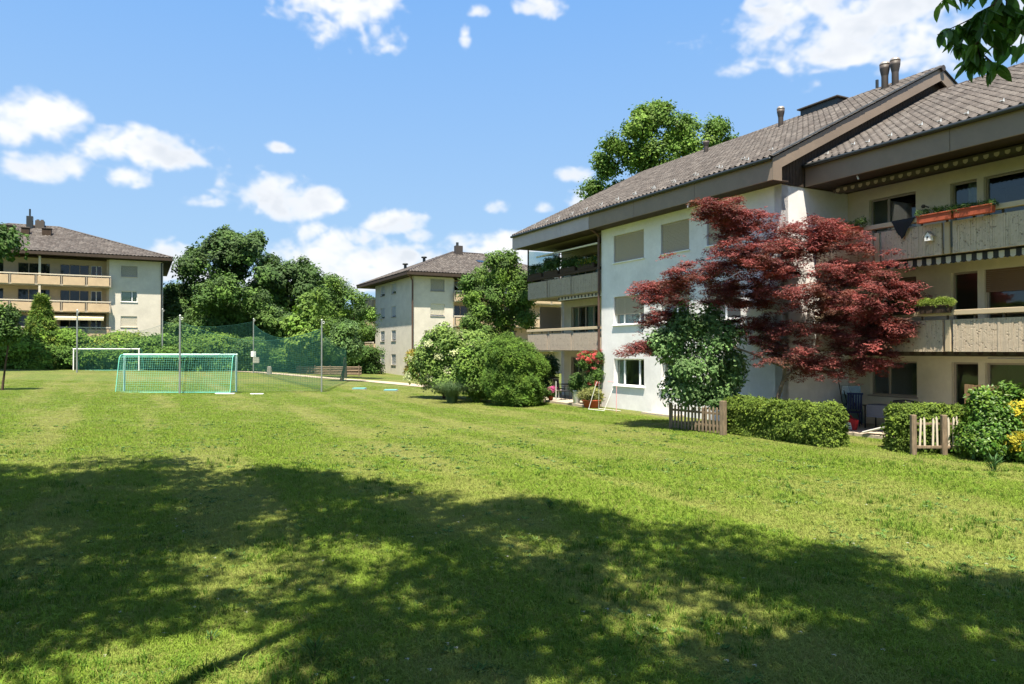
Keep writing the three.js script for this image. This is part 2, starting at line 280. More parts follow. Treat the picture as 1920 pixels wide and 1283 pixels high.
function tileGeo(w, h, col) {                             // one interlocking clay tile lying on its slope: x across, y up the slope, z out
  const prof = [[0, .014], [.15, .016], [.30, .042], [.55, .085], [.80, .042], [1.02, .016]], pos = [], idx = [], cl = [];
  for (const [v, lift] of [[0, .024], [1.08, .006]]) for (const [u, z] of prof) { pos.push(u * w, v * h, z + lift); cl.push(...col); }
  const n = prof.length; for (let i = 0; i < n - 1; i++) idx.push(i, i + 1, n + i, n + i, i + 1, n + i + 1);
  const o = pos.length / 3; for (const [u, z] of prof) { pos.push(u * w, 0, z + .024, u * w, 0, z + .002); cl.push(...col, ...col); }
  for (let i = 0; i < n - 1; i++) { const a = o + i * 2; idx.push(a, a + 1, a + 2, a + 2, a + 1, a + 3); }
  const g = new THREE.BufferGeometry(); g.setAttribute('position', new THREE.Float32BufferAttribute(pos, 3)); g.setAttribute('color', new THREE.Float32BufferAttribute(cl, 3)); g.setIndex(idx); g.computeVertexNormals(); return g;
}
function slope(parent, o) {                              // o.O origin (lower left of the slope), o.U along the eave, o.Vv up the slope; tiles where o.inside(u,v)
  const U = o.U.clone().normalize(), Vv = o.Vv.clone().normalize(), N = U.clone().cross(Vv), mat = new THREE.Matrix4().makeBasis(U, Vv, N); mat.setPosition(o.O);
  const r = rng(o.seed || 1), tw = o.tw || .25, th = o.th || .33, nu = Math.ceil(o.len / tw), nv = Math.ceil(o.rise / th), rest = [], single = [];
  const protos = o.single ? Array.from({ length: 5 }, () => { const g = tileGeo(tw, th, tileCol(r, o.k || 1)); const p = g.attributes.position; const uv = []; for (let i = 0; i < p.count; i++) uv.push(p.getX(i) + r() * 0, p.getY(i)); g.setAttribute('uv', new THREE.Float32BufferAttribute(uv, 2)); return g; }) : null;
  for (let j = 0; j < nv; j++) for (let i = 0; i < nu; i++) {
    const u = i * tw, v = j * th; if (o.inside && !o.inside(u + tw / 2, v + th / 2)) continue; if (v + th * .8 > o.rise || u + tw * .6 > o.len) continue;
    if (o.single && o.single(i, j)) { single.push([u, v, i, j]); continue; }
    const g = tileGeo(tw, th, tileCol(r, o.k || 1)); g.translate(u + (r() - .5) * .008, v + (r() - .5) * .012, (r() - .5) * .006); const p = g.attributes.position, uv = []; for (let k = 0; k < p.count; k++) uv.push(p.getX(k), p.getY(k)); g.setAttribute('uv', new THREE.Float32BufferAttribute(uv, 2)); rest.push(g);
  }
  if (rest.length) { const m = new THREE.Mesh(mergeGeometries(rest), M.tiles); m.name = 'tile_field'; stuffify(m); m.applyMatrix4(mat); parent.add(m); }
  single.slice(0, 300).forEach(([u, v, i, j]) => { const m = new THREE.Mesh(protos[Math.floor(r() * 5)], M.tiles); m.name = 'tile'; m.applyMatrix4(new THREE.Matrix4().makeTranslation(u + (r() - .5) * .008, v + (r() - .5) * .014, (r() - .5) * .008)); m.applyMatrix4(mat); parent.add(m); });
  return mat;
}
function poly3(list, th = .12) {                          // a thick slab under a plane polygon (points in order, seen from outside)
  const P = list.map((p) => V(...p)), n = P[1].clone().sub(P[0]).cross(P[2].clone().sub(P[0])).normalize(), Q = P.map((p) => p.clone().addScaledVector(n, -th)), pos = [];
  const tri = (a, b, c) => pos.push(a.x, a.y, a.z, b.x, b.y, b.z, c.x, c.y, c.z);
  for (let i = 1; i < P.length - 1; i++) { tri(P[0], P[i], P[i + 1]); tri(Q[0], Q[i + 1], Q[i]); }
  for (let i = 0; i < P.length; i++) { const j = (i + 1) % P.length; tri(P[i], Q[i], P[j]); tri(P[j], Q[i], Q[j]); }
  const g = new THREE.BufferGeometry(); g.setAttribute('position', new THREE.Float32BufferAttribute(pos, 3)); g.computeVertexNormals(); g.setAttribute('uv', new THREE.Float32BufferAttribute(new Float32Array(pos.length / 3 * 2), 2)); return g;
}
function valance(w, n, drop, matA, matB, parent, pos, turn = 0, amp = .05) {    // scalloped hem of an awning, striped
  const cell = w / n, gA = [], gB = [];
  for (let i = 0; i < n; i++) {
    const pts = [[0, 0]]; for (let k = 0; k <= 6; k++) pts.push([cell * k / 6, -drop + amp * (1 - Math.sin(k / 6 * Math.PI)) * .9]); pts.push([cell, 0]);
    const g = extr(pts.reverse(), .006); g.translate(i * cell, 0, (i % 2) * .012); (i % 2 ? gB : gA).push(g);
  }
  mesh(parent, 'valance', gA, matA, pos, turn); mesh(parent, 'valance', gB, matB, pos, turn);
}

// ---------------------------------------------------------------- the near apartment house
const near = thing('apartment_building', 'white apartment house with wide brown fascia, tiled gable roofs and stacked balconies', 'building', [P0[0], 0, P0[1]], TURN);
const HEAD = [2.19, 4.89, 7.59], Q = Math.PI / 2;
{
  const N = near;
  // front wall with three columns of windows
  const cols = [[-.04, 2.1], [3.2, 4.87], [5.83, 7.5]], rows = [1.02, 3.66, 6.4], holes = [];
  for (const [a, b] of cols) rows.forEach((y, i) => holes.push([a, b, y, HEAD[i]]));
  mesh(N, 'wall', extr(rect(-.99, 9.32, -.4, 7.98), .3, holes), M.white);
  const look = [
    [{ cuts: [.28, .78], curtain: [[.02, .26]], sill: true }, { cuts: [.28, .78], blind: .62, curtain: [[.05, .3], [.3, .75]] }, { blind: 1 }],
    [{ cuts: [.5], curtain: [[.05, .4]] }, { cuts: [.5], blind: .45 }, { blind: 1 }],
    [{ cuts: [.5], curtain: [[.5, .9]] }, { cuts: [.5], blind: .5 }, { blind: 1 }]];
  cols.forEach(([a, b], c) => rows.forEach((y, i) => windowUnit(N, [(a + b) / 2, y, 0], 0, b - a, HEAD[i] - y, look[c][i])));
  // gable end wall, its return walls and the walls out of sight that close the house
  mesh(N, 'wall', extr(rect(0, 16, -.4, 7.96), .3), M.white, [9.32, 0, 0], Q);
  mesh(N, 'wall', extr(rect(-16, -2.2, -.4, 8.9), .3), M.white, [-8.1, 0, 0], -Q).userData.label = 'far end wall';
  mesh(N, 'wall', box(-.99, -.4, -2.45, -.74, 7.96, -.31), M.white);
  mesh(N, 'wall', box(-8.1, -.4, -16, 9.0, 8.6, -15.7), M.white);
  mesh(N, 'wall', extr([[0, 8.92], [8, 12.88], [16, 8.92]].map(([x, y]) => [-x, y]).reverse(), .25), M.white, [-8.1, 0, 0], -Q);
  // dark boarded gable above the lower roof
  const boards = []; for (let x = .02; x < 16; x += .15) { const t = (q) => 8.62 + .75 * .506 + (8 - Math.abs(8 - q)) * .506 - .3; boards.push(extr([[x, 7.97], [x + .138, 7.97], [x + .138, t(x + .138)], [x, t(x)]], .03)); }
  boards.push(extr([[0, 7.97], [16, 7.97], [16, 8.68], [8, 12.7], [0, 8.68]], .03).translate(0, 0, -.02));
  stuffify(mesh(N, 'gable_boarding', boards, M.gable, [9.36, 0, 0], Q));
  // floors and inner walls so that the rooms are closed
  for (const y of [.0, 2.55, 5.25]) { mesh(N, 'floor_slab', box(-.7, y - .1, -15.6, 9.0, y + .1, -.31), M.floorIn); mesh(N, 'floor_slab', box(9.33, y - .1, -15.6, 25.8, y + .1, -3.52), M.floorIn); }
  mesh(N, 'floor_slab', box(-8.0, 7.98, -15.6, 9.0, 8.1, -.31), M.room); mesh(N, 'floor_slab', box(9.33, 7.99, -15.6, 25.8, 8.1, -3.2), M.room);
  mesh(N, 'inner_wall', box(-.7, -.4, -4.9, 9.0, 7.97, -4.75), M.room); mesh(N, 'inner_wall', box(9.33, -.4, -7.2, 25.8, 7.97, -7.05), M.room);
  for (const x of [2.6, 5.4]) mesh(N, 'inner_wall', box(x, .11, -4.7, x + .12, 7.9, -.32), M.room);
  for (const x of [12.3, 17]) mesh(N, 'inner_wall', box(x, .11, -7.0, x + .12, 7.9, -3.52), M.room);

  // roofs
  const R = sub(N, 'roof'), up1 = V(0, 4.43, -8.75), up2 = V(0, 3.56, -7);
  mesh(R, 'deck', [poly3([[-8.25, 8.66, .78], [9.6, 8.66, .78], [9.6, 13.06, -8], [-8.25, 13.06, -8]], .16), poly3([[9.6, 8.66, -16.78], [-8.25, 8.66, -16.78], [-8.25, 13.06, -8.001], [9.6, 13.06, -8.001]], .16)], M.deck);
  slope(R, { O: V(-8.28, 8.67, .8), U: V(1, 0, 0), Vv: up1, len: 17.9, rise: 9.85, seed: 3 });
  slope(R, { O: V(9.62, 8.67, -16.8), U: V(-1, 0, 0), Vv: V(0, 4.43, 8.75), len: 17.9, rise: 9.85, seed: 4, tw: .6, th: .7 });
  mesh(R, 'deck', [poly3([[9.37, 8.64, -.97], [26, 8.64, -.97], [26, 12.18, -8], [9.37, 12.18, -8]], .16), poly3([[26, 8.64, -15.03], [9.37, 8.64, -15.03], [9.37, 12.18, -8.001], [26, 12.18, -8.001]], .16)], M.deck);
  slope(R, { O: V(9.38, 8.65, -.95), U: V(1, 0, 0), Vv: up2, len: 16.6, rise: 7.85, seed: 5, single: (i, j) => i >= 1 && i < 26 && j < 12 });
  const cap = (x0, x1, y, z) => { const l = []; for (let x = x0; x < x1 - .2; x += .4) { const c = new THREE.CylinderGeometry(.10, .115, .43, 10, 1); c.rotateZ(Q); c.translate(x + .2, y, z); l.push(c); } return l; };
  mesh(R, 'ridge_cap', cap(-8.25, 9.6, 13.08, -8).map((g) => g), M.vent); mesh(R, 'ridge_cap', cap(9.4, 26, 12.21, -8), M.vent);
  // fascia boards, gutters, soffits
  const edge = [-8.25, -5.8, -3.35, -.9, 2.4, 6.0, 9.6];
  edge.slice(0, -1).forEach((x, i) => mesh(N, 'fascia_board', rbox(x + .006, 7.97, .69, edge[i + 1] - .006, 8.64, .75, .008), i < 3 ? M.fasciaPale : M.fascia));
  [9.4, 14.2, 18.6, 26].forEach((x, i, a) => { if (i < 3) mesh(N, 'fascia_board', rbox(x + .006, 7.97, -1.06, a[i + 1] - .006, 8.62, -1.0, .008), M.fascia); });
  mesh(N, 'fascia_board', extr([[-.75, 7.97], [-.36, 7.97], [-.36, 8.41], [8, 12.64], [16.36, 8.41], [16.36, 7.97], [16.75, 7.97], [16.75, 8.66], [8, 13.09], [-.75, 8.66]], .06), M.fascia, [9.66, 0, 0], Q).userData.label = 'sloping fascia along the gable edge';
  mesh(N, 'fascia_board', extr([[-.75, 7.97], [-.36, 7.97], [-.36, 8.41], [8, 12.64], [16.36, 8.41], [16.36, 7.97], [16.75, 7.97], [16.75, 8.66], [8, 13.09], [-.75, 8.66]].map(([x, y]) => [-x, y]).reverse(), .06), M.fasciaPale, [-8.31, 0, 0], -Q);
  mesh(N, 'verge_flashing', [tube([[9.66, 8.72, .8], [9.66, 13.16, -8]], .05, 6), tube([[9.66, 13.16, -8], [9.66, 8.72, -16.8]], .05, 6)], M.gutter);
  mesh(N, 'gutter', tube([[-8.3, 8.64, .83], [9.62, 8.64, .83]], .065, 8), M.gutter); mesh(N, 'gutter', tube([[9.42, 8.63, -.9], [26, 8.63, -.9]], .065, 8), M.gutter);
  mesh(N, 'soffit', box(-8.24, 7.98, .0, 9.6, 8.02, .69), M.soffit); mesh(N, 'soffit', box(-8.24, 7.985, -2.2, -.75, 8.02, -.001), M.soffit);
  mesh(N, 'soffit', box(9.4, 7.975, -3.2, 26, 8.01, -1.06), M.soffit);
  // snow guards
  const sg = (x, v, O, up) => { const p = V(x, 0, 0).add(V(0, O.y, O.z)).addScaledVector(up.clone().normalize(), v); const m = mesh(R, 'snow_guard', [extr([[-.03, 0], [.03, 0], [.03, .06], [.008, .17], [-.008, .17], [-.03, .06]], .012), box(-.045, 0, -.02, .045, .02, .16)], M.galv, [p.x, p.y + .06, p.z]); m.rotation.x = -.2; m.scale.setScalar(.75); };
  for (let i = 0; i < 28; i++) { sg(-7.9 + i * .62, .5 + (i % 2) * .5, V(0, 8.67, .8), up1); }
  for (let i = 0; i < 12; i++) { sg(9.9 + i * .75, .6 + (i % 3 === 1 ? .35 : 0), V(0, 8.65, -.95), up2); }
  // vents and the box skylight on the roof
  const onRoof = (x, v) => { const p = V(x, 8.67, .8).addScaledVector(up1.clone().normalize(), v); return [p.x, p.y, p.z]; };
  const vent = (x, v, h, r, capped) => { const g = sub(N, 'roof_vent', onRoof(x, v)); mesh(g, 'shaft', new THREE.LatheGeometry([[0, -.25], [r, -.25], [r, h * .55], [r * 1.05, h * .6], [r * 1.45, h * .86], [r * 1.5, h], [0, h]].map((p) => new THREE.Vector2(...p)), 16), M.vent); if (capped) mesh(g, 'cap', new THREE.LatheGeometry([[0, h + .001], [r * 1.5, h + .001], [r * 1.55, h + .06], [r * 1.2, h + .13], [0, h + .16]].map((p) => new THREE.Vector2(...p)), 16), M.ventTop); };
  vent(8.1, 8.7, .95, .125, true); vent(8.5, 8.75, .95, .125, true); vent(3.5, 8.1, .8, .11, true); vent(-1.2, 8.1, .62, .11, false);
  mesh(N, 'roof_pipe', tube([[7.1, 12.4, -7.9], [7.1, 13.5, -7.9]], .06, 8), M.gutter);
  { const g = sub(N, 'roof_hatch', onRoof(4.7, 9.15)); mesh(g, 'hatch_body', rbox(-.95, -.3, -.5, .95, .36, .0), M.gutter); mesh(g, 'lid', rbox(-1.05, .37, -.6, 1.05, .43, .12), M.frameD); }
  mesh(N, 'step_flashing', tube([[-6.2, 9.6, -.98], [-1.2, 9.62, -1.0]], .05, 6), M.gutter);
  mesh(N, 'downpipe', [tube([[-1.06, .05, .1], [-1.06, 5.0, .1], [-1.06, 7.6, .1], [-1.06, 7.8, .14], [-1.06, 8.0, .5]], .055, 8)], M.pipe);
  for (const y of [1.2, 3.6, 6.2]) mesh(N, 'pipe_clip', box(-1.13, y, .0, -.99, y + .03, .17), M.gutter);
  mesh(N, 'eave_lamp', tube([[5.6, 7.97, .66], [5.6, 7.8, .7]], .03, 6), M.whitePaint); mesh(N, 'eave_lamp', tube([[11.2, 7.97, -1.2], [11.3, 7.84, -1.12]], .025, 6), M.whitePaint);

  // left loggias (three storeys)
  const lh = HEAD.map((h, i) => [-7.1, -4.3, [.12, 2.78, 5.48][i], h]);
  const lwin = HEAD.map((h, i) => [-3.6, -1.5, [.9, 3.55, 6.25][i], h]);
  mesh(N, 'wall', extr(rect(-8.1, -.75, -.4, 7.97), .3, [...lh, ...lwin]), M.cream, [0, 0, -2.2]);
  lh.forEach(([a, b, y0, y1], i) => windowUnit(N, [(a + b) / 2, y0, -2.2], 0, b - a, y1 - y0, { name: 'glass_door', cuts: [.2, .45, .72], frame: M.frameB, sill: false, curtain: i === 1 ? [[.0, .2], [.45, .7]] : [[.75, 1]] }));
  lwin.forEach(([a, b, y0, y1]) => windowUnit(N, [(a + b) / 2, y0, -2.2], 0, b - a, y1 - y0, { cuts: [.5], frame: M.frameB }));
  mesh(N, 'inner_wall', box(-7.8, -.4, -6, -.75, 7.97, -5.85), M.room);
  for (const y of [.0, 2.55, 5.25]) mesh(N, 'floor_slab', box(-7.8, y - .1, -15.6, -.75, y + .1, -2.52), M.floorIn);
  [2.55, 5.27].forEach((y0, i) => {
    const b = sub(N, 'balcony');
    mesh(b, 'slab', box(-8.05, y0 - .04, -2.2, -1.12, y0 + .16, -.1), M.concrete);
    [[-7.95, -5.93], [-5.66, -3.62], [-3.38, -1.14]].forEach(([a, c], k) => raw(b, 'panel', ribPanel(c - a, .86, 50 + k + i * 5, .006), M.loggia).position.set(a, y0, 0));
    for (const x of [-5.8, -3.5]) mesh(b, 'post', box(x - .06, y0, -.07, x + .06, y0 + (i ? .86 : 1.0), -.02), M.loggia);
    raw(b, 'panel', ribPanel(1.9, .86, 57 + i, .006), M.loggia).position.set(-8.0, y0, -2.1); b.children[b.children.length - 1].rotation.y = -Q;
    mesh(b, 'rail', [rbox(-8.03, y0 + .97, -.14, -1.12, y0 + 1.1, .03), rbox(-8.03, y0 + .97, -2.1, -7.9, y0 + 1.1, -.15)], i ? M.woodDark : M.rail);
    for (let x = -7.6; x < -1.2; x += 1.05) mesh(b, 'rail_support', box(x, y0 + .8, -.08, x + .05, y0 + .97, -.04), M.frameD);
  });
  mesh(N, 'privacy_screen', Array.from({ length: 13 }, (_, k) => box(-8.06, 3.66, -2.15 + k * .105, -8.03, 4.92, -2.06 + k * .105)).concat([box(-8.045, 3.7, -2.15, -8.04, 4.9, -.8)]), M.reed);
  { const g = sub(N, 'windscreen'); mesh(g, 'pane', box(-8.03, 6.36, -1.95, -8.02, 7.9, -.1), M.screenGlass); mesh(g, 'frame', [box(-8.06, 6.3, -.1, -8.0, 7.97, -.04), box(-8.06, 6.3, -2.05, -8.0, 7.97, -1.99), box(-8.06, 6.3, -1.98, -8.0, 6.35, -.11)], M.frameD); mesh(g, 'pane', box(-7.9, 6.4, -.06, -5.3, 7.0, -.05), M.screenGlass); }
  { const g = sub(N, 'awning'); mesh(g, 'fabric', poly3([[-7.4, 7.55, -.3], [-1.7, 7.55, -.3], [-1.7, 7.93, -2.15], [-7.4, 7.93, -2.15]], .01), M.awnBrown); mesh(g, 'front_bar', rbox(-7.45, 7.48, -.32, -1.65, 7.56, -.22), M.whitePaint); for (const x of [-6.9, -2.2]) mesh(g, 'arm', tube([[x, 7.5, -.3], [x, 7.8, -2.1]], .025, 6), M.whitePaint); }
  { const g = sub(N, 'awning'); valance(3.9, 26, .14, M.awnDark, M.awnPale, g, [-5.1, 5.2, -.2]); mesh(g, 'front_bar', rbox(-5.1, 5.05, -.28, -1.25, 5.09, -.2), M.whitePaint); }

  // right-hand wing with deep balconies
  const w1 = HEAD.map((h, i) => [10.14, 11.78, h - 1.12, h]), dr = HEAD.map((h, i) => [12.87, 13.65, [.14, 2.82, 5.52][i], h]), w2 = HEAD.map((h, i) => [13.84, 16.6, h - 1.5, h]), w3 = HEAD.map((h) => [18, 20, h - 1.2, h]);
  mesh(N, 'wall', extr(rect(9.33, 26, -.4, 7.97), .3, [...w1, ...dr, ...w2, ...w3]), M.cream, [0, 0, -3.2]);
  mesh(N, 'wall', box(25.7, -.4, -15.6, 26, 8.6, -3.51), M.cream); mesh(N, 'wall', box(9.33, -.4, -15.0, 25.7, 8.6, -14.7), M.cream);
  HEAD.forEach((h, i) => {
    const at = ([a, b, y0, y1], o) => windowUnit(N, [(a + b) / 2, y0, -3.2], 0, b - a, y1 - y0, { frame: M.frameB, ...o });
    at(w1[i], { cuts: [.38], ...(i === 1 ? { blind: .52, blindMat: M.blindBrown } : {}) });
    at(dr[i], { name: 'balcony_door', sill: false, curtain: i === 2 ? [[.5, .9]] : undefined });
    at(w2[i], { cuts: [.62], ...(i === 1 ? { blind: .42, blindMat: M.blindBrown } : {}) }); at(w3[i], { cuts: [.5] });
  });
  [2.51, 5.26].forEach((y0, i) => {
    const b = sub(N, 'balcony');
    mesh(b, 'slab', box(9.33, y0 + .01, -3.2, 25.9, y0 + .2, -1.67), M.concrete);
    let x = 9.36; for (let k = 0; k < 7; k++) { const w = k ? 1.86 : 2.08; raw(b, 'panel', ribPanel(w, .9, 20 + k + i * 9, .016, .035, .085), M.ribbed).position.set(x, y0, -1.55); mesh(b, 'post', rbox(x + w + .08, y0, -1.62, x + w + .23, y0 + .9, -1.55), M.rail); x += w + .31; }
    for (const [a, c] of [[9.36, 13.95], [13.96, 18.5], [18.51, 25]]) mesh(b, 'rail', rbox(a, y0 + 1.02, -1.7, c, y0 + 1.16, -1.5), M.rail);
    for (let q = 10; q < 25; q += .74) mesh(b, 'rail_support', box(q, y0 + .8, -1.66, q + .05, y0 + 1.02, -1.62), M.frameD);
  });
  mesh(N, 'privacy_screen', Array.from({ length: 12 }, (_, k) => box(9.4 + k * .19, 3.68, -1.75, 9.58 + k * .19, 4.34 + .02 * (k % 2), -1.72)).concat([box(9.4, 3.7, -1.74, 11.68, 4.3, -1.73)]), M.woodGrey);
  { const g = sub(N, 'awning'); mesh(g, 'roller', rbox(9.9, 7.74, -2.1, 20, 7.94, -1.85), M.awnBrown); valance(10.1, 74, .12, M.awnBrown, M.awnTan, g, [9.9, 7.84, -1.72], 0, .06); }
  { const g = sub(N, 'awning'); mesh(g, 'roller', rbox(11.8, 5.06, -2.1, 20, 5.24, -1.8), M.awnDark); valance(8.2, 58, .2, M.awnDark, M.awnPale, g, [11.8, 5.2, -1.72]); }
  { const g = sub(N, 'awning'); mesh(g, 'roller', rbox(10.2, 2.38, -2.1, 20, 2.5, -1.85), M.awnBrown); valance(9.8, 60, .1, M.woodDark, M.awnBrown, g, [10.2, 2.51, -1.78]); mesh(g, 'front_bar', rbox(14.7, 2.32, -1.83, 16.2, 2.36, -1.79), M.frameB); }
  mesh(N, 'wall_lamp', [tube([[12.2, 7.0, -3.2], [12.2, 7.02, -2.95]], .02, 6), new THREE.SphereGeometry(.06, 10, 8).translate(12.2, 7.0, -2.93)], M.frameD);
  mesh(N, 'plinth_step', box(2.6, -.2, .0, 4.6, .06, .55), M.paving);
}
{ // paved strips at the foot of the house
  const t1 = new THREE.Mesh(planar(merge(Array.from({ length: 7 }, (_, k) => rbox(-8.05 + k, -.25, -2.19, -7.06 + k, .1, .85, .01)))), M.paving); t1.position.set(P0[0], 0, P0[1]); t1.rotation.y = TURN; struct(t1, 'terrace_paving', 'pale slab terrace under the left loggias');
  const t2 = new THREE.Mesh(planar(merge(Array.from({ length: 16 }, (_, k) => rbox(9.34 + k, -.25, -3.19, 10.33 + k, .09, -.35, .01)))), M.paving); t2.position.set(P0[0], 0, P0[1]); t2.rotation.y = TURN; struct(t2, 'patio_paving', 'pale slab patio under the right balconies');
}

// ---------------------------------------------------------------- the two houses across the lawn
function farRoof(N, x0, x1, z0, z1, y, ridge, o) {          // hipped roof over [x0,x1] x [z0,z1]; ridge = [xa, za, xb, zb, height]
  const R = sub(N, 'roof'), [xa, za, xb, zb, h] = ridge, a = [x0, y, z1], b = [x1, y, z1], c = [x1, y, z0], d = [x0, y, z0], p = [xa, h, za], q = [xb, h, zb];
  const along = Math.abs(xb - xa) > Math.abs(zb - za);       // ridge along x, else along z (p has the smaller coordinate)
  const faces = along ? [[a, b, q, p], [c, d, p, q], [b, c, q], [d, a, p]] : [[a, b, q], [b, c, p, q], [c, d, p], [d, a, q, p]];
  mesh(R, 'deck', faces.map((f) => poly3(f, .14)), M.deck);
  faces.forEach((f, k) => {
    const O = V(...f[0]), U = V(...f[1]).sub(O), L = U.length(); U.normalize(); const n = V(...f[1]).sub(O).cross(V(...f[2]).sub(O)).normalize(), W = n.clone().cross(U);
    const P = f.map((t) => { const e = V(...t).sub(O); return [e.dot(U), e.dot(W)]; }), rise = Math.max(...P.map((t) => t[1]));
    const inside = (u, v) => { for (let i = 0; i < P.length; i++) { const A = P[i], Bb = P[(i + 1) % P.length]; if ((Bb[0] - A[0]) * (v - A[1]) - (Bb[1] - A[1]) * (u - A[0]) < -.02) return false; } return true; };
    slope(R, { O: O.clone().addScaledVector(n, .01), U, Vv: W, len: L, rise, tw: .34, th: .42, inside, seed: 11 + k + (o.seed || 0), k: 1.05 });
  });
  const hips = along ? [[a, p], [d, p], [b, q], [c, q], [p, q]] : [[a, q], [b, q], [c, p], [d, p], [p, q]];
  for (const [s, t] of hips) mesh(R, 'ridge_cap', tube([[s[0], s[1] + .04, s[2]], [t[0], t[1] + .05, t[2]]], .11, 6), M.vent);
  mesh(N, 'fascia_board', [box(x0, y - .32, z1 - .06, x1, y - .02, z1), box(x0, y - .32, z0, x1, y - .02, z0 + .06), box(x1 - .06, y - .32, z0 + .061, x1, y - .02, z1 - .061), box(x0, y - .32, z0 + .061, x0 + .06, y - .02, z1 - .061)], M.soffit);
  mesh(N, 'soffit', box(x0 + .07, y - .3, z0 + .07, x1 - .07, y - .26, z1 - .07), M.soffit);
  return R;
}
function farBalcony(N, pos, turn, len, n, panelMat, depth, o = {}) {       // pos: left end of the front edge seen from outside, at slab level
  const b = sub(N, 'balcony', pos, turn), w = len / n;
  mesh(b, 'slab', box(0, -.06, -depth, len, .12, -.06), M.concrete);
  for (let k = 0; k < n; k++) mesh(b, 'panel', rbox(k * w + .12, .02, -.08, (k + 1) * w - .12, .88, 0, .01), panelMat);
  for (let k = 0; k <= n; k++) mesh(b, 'post', box(k * w - .05, -.05, -.16, k * w + .05, 1.0, -.05), M.frameB);
  mesh(b, 'rail', rbox(-.04, 1.0, -.2, len + .04, 1.12, -.02), M.railPale);
  mesh(b, 'side_panel', [box(0, .02, -depth, .06, .9, -.17), box(len - .06, .02, -depth, len, .9, -.17)], panelMat);
  return b;
}
const mid = thing('apartment_building', 'cream apartment house with hipped roof and brown corner downpipe beside the path', 'building', [-10.33, -.25, -75.4], TURN);
{
  const N = mid, Hh = [2.35, 5.05, 7.75, 10.45 - .05], lw = [], rw = [];
  const L = 13.7, cols = [[-11.6, -9.95], [-7.4, -5.8]];
  for (const [a, b] of cols) for (const h of Hh) lw.push([a, b, h - 1.2, h]);
  mesh(N, 'wall', extr(rect(-L, 0, -.6, 10.6), .3, lw), M.ivory);
  lw.forEach(([a, b, y0, y1], i) => windowUnit(N, [(a + b) / 2, y0, 0], 0, b - a, y1 - y0, { glass: M.paneDark, blind: [.9, .84, .8, .78, .92, .82, .85, .76][i], blindMat: M.blindCool, sillMat: M.stone }));
  const rh = Hh.map((h) => [1.9, 3.48, h - 1.3, h]);
  mesh(N, 'wall', extr(rect(0.0, 4.49, -.6, 10.6), .3, rh), M.ivory, [.002, 0, -.002], Q);
  rh.forEach(([a, b, y0, y1], i) => windowUnit(N, [0, y0, -(a + b) / 2], Q, b - a, y1 - y0, { glass: M.paneDark, blind: [.6, .8, .86, .99][i], blindMat: i === 3 ? M.blindGrey : M.blindPale, sillMat: M.stone }));
  // recessed balconies to the right and a plain far end
  const bw = []; Hh.forEach((h) => { bw.push([5.2, 7.0, h - 2.1, h], [8.2, 10.4, h - 2.1, h], [11.4, 13.0, h - 2.1, h]); });
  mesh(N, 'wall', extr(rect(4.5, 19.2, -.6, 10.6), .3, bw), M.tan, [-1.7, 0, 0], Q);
  bw.forEach(([a, b, y0, y1], i) => windowUnit(N, [-1.7, y0, -(a + b) / 2], Q, b - a, y1 - y0, { name: 'glass_door', cuts: [.5], glass: M.paneDark, sill: false, frame: M.frameB }));
  mesh(N, 'wall', box(-1.7, -.6, -4.75, -.31, 10.6, -4.5), M.ivory);
  for (const y of [2.7, 5.4, 8.1]) farBalcony(N, [.5, y, -4.5], Q, 14.4, 6, M.panelTan, 2.2);
  mesh(N, 'awning', poly3([[.35, 9.45, -8.2], [.35, 9.45, -4.9], [-1.4, 10.2, -4.9], [-1.4, 10.2, -8.2]].reverse(), .02), M.awnCream);
  mesh(N, 'wall', box(-15.5, -.6, -19.2, -2.01, 10.6, -18.9), M.ivory); mesh(N, 'wall', box(-15.5, -.6, -18.9, -15.2, 10.6, -3), M.ivory);
  mesh(N, 'wall', box(-15.5, -.6, -3.0, -L - .01, 10.6, -2.7), M.tan); mesh(N, 'wall', box(-L, -.6, -2.7, -L + .25, 10.6, -.31), M.ivory);
  for (const y of [2.7, 5.4, 8.1]) farBalcony(N, [-17.2, y, .35], 0, 3.4, 2, M.panelTan, 2.6);
  mesh(N, 'wall', box(-17.2, -.6, -5, -15.51, 10.6, -2.75), M.tan);
  mesh(N, 'upper_ceiling', box(-15.4, 10.55, -18.8, -.3, 10.6, -.3), M.soffit);
  farRoof(N, -18.2, 1.1, -20.3, 1.1, 10.95, [-8.6, -11.8, -8.6, -8.0, 14.6], { seed: 30 });
  mesh(N, 'downpipe', tube([[.16, -.2, .16], [.16, 10.1, .16], [.5, 10.45, .5], [.95, 10.65, .95]], .1, 8), M.pipe);
  const p = (x, z) => 10.95 + (14.6 - 10.95) * (1 - Math.max(Math.abs(x + 8.6) / 9.65, (Math.abs(z + 8.6) - .6) / 9));
  { const c = sub(N, 'chimney', [-7.7, p(-7.7, -8.4) - .3, -8.4]); mesh(c, 'stack', rbox(-.3, 0, -.45, .3, 1.35, .45), M.vent); mesh(c, 'flue', tube([[0, 1.35, .15], [0, 1.75, .15]], .16, 10), M.gutter); }
  for (const [x, z] of [[-10.2, -2.6], [-9.2, -4.6]]) { const c = sub(N, 'roof_vent', [x, p(x, z) - .2, z]); mesh(c, 'shaft', tube([[0, 0, 0], [0, .75, 0]], .17, 10), M.gutter); mesh(c, 'cap', new THREE.LatheGeometry([[0, .75], [.34, .78], [.34, .92], [0, 1.0]].map((q) => new THREE.Vector2(...q)), 12), M.gutter); }
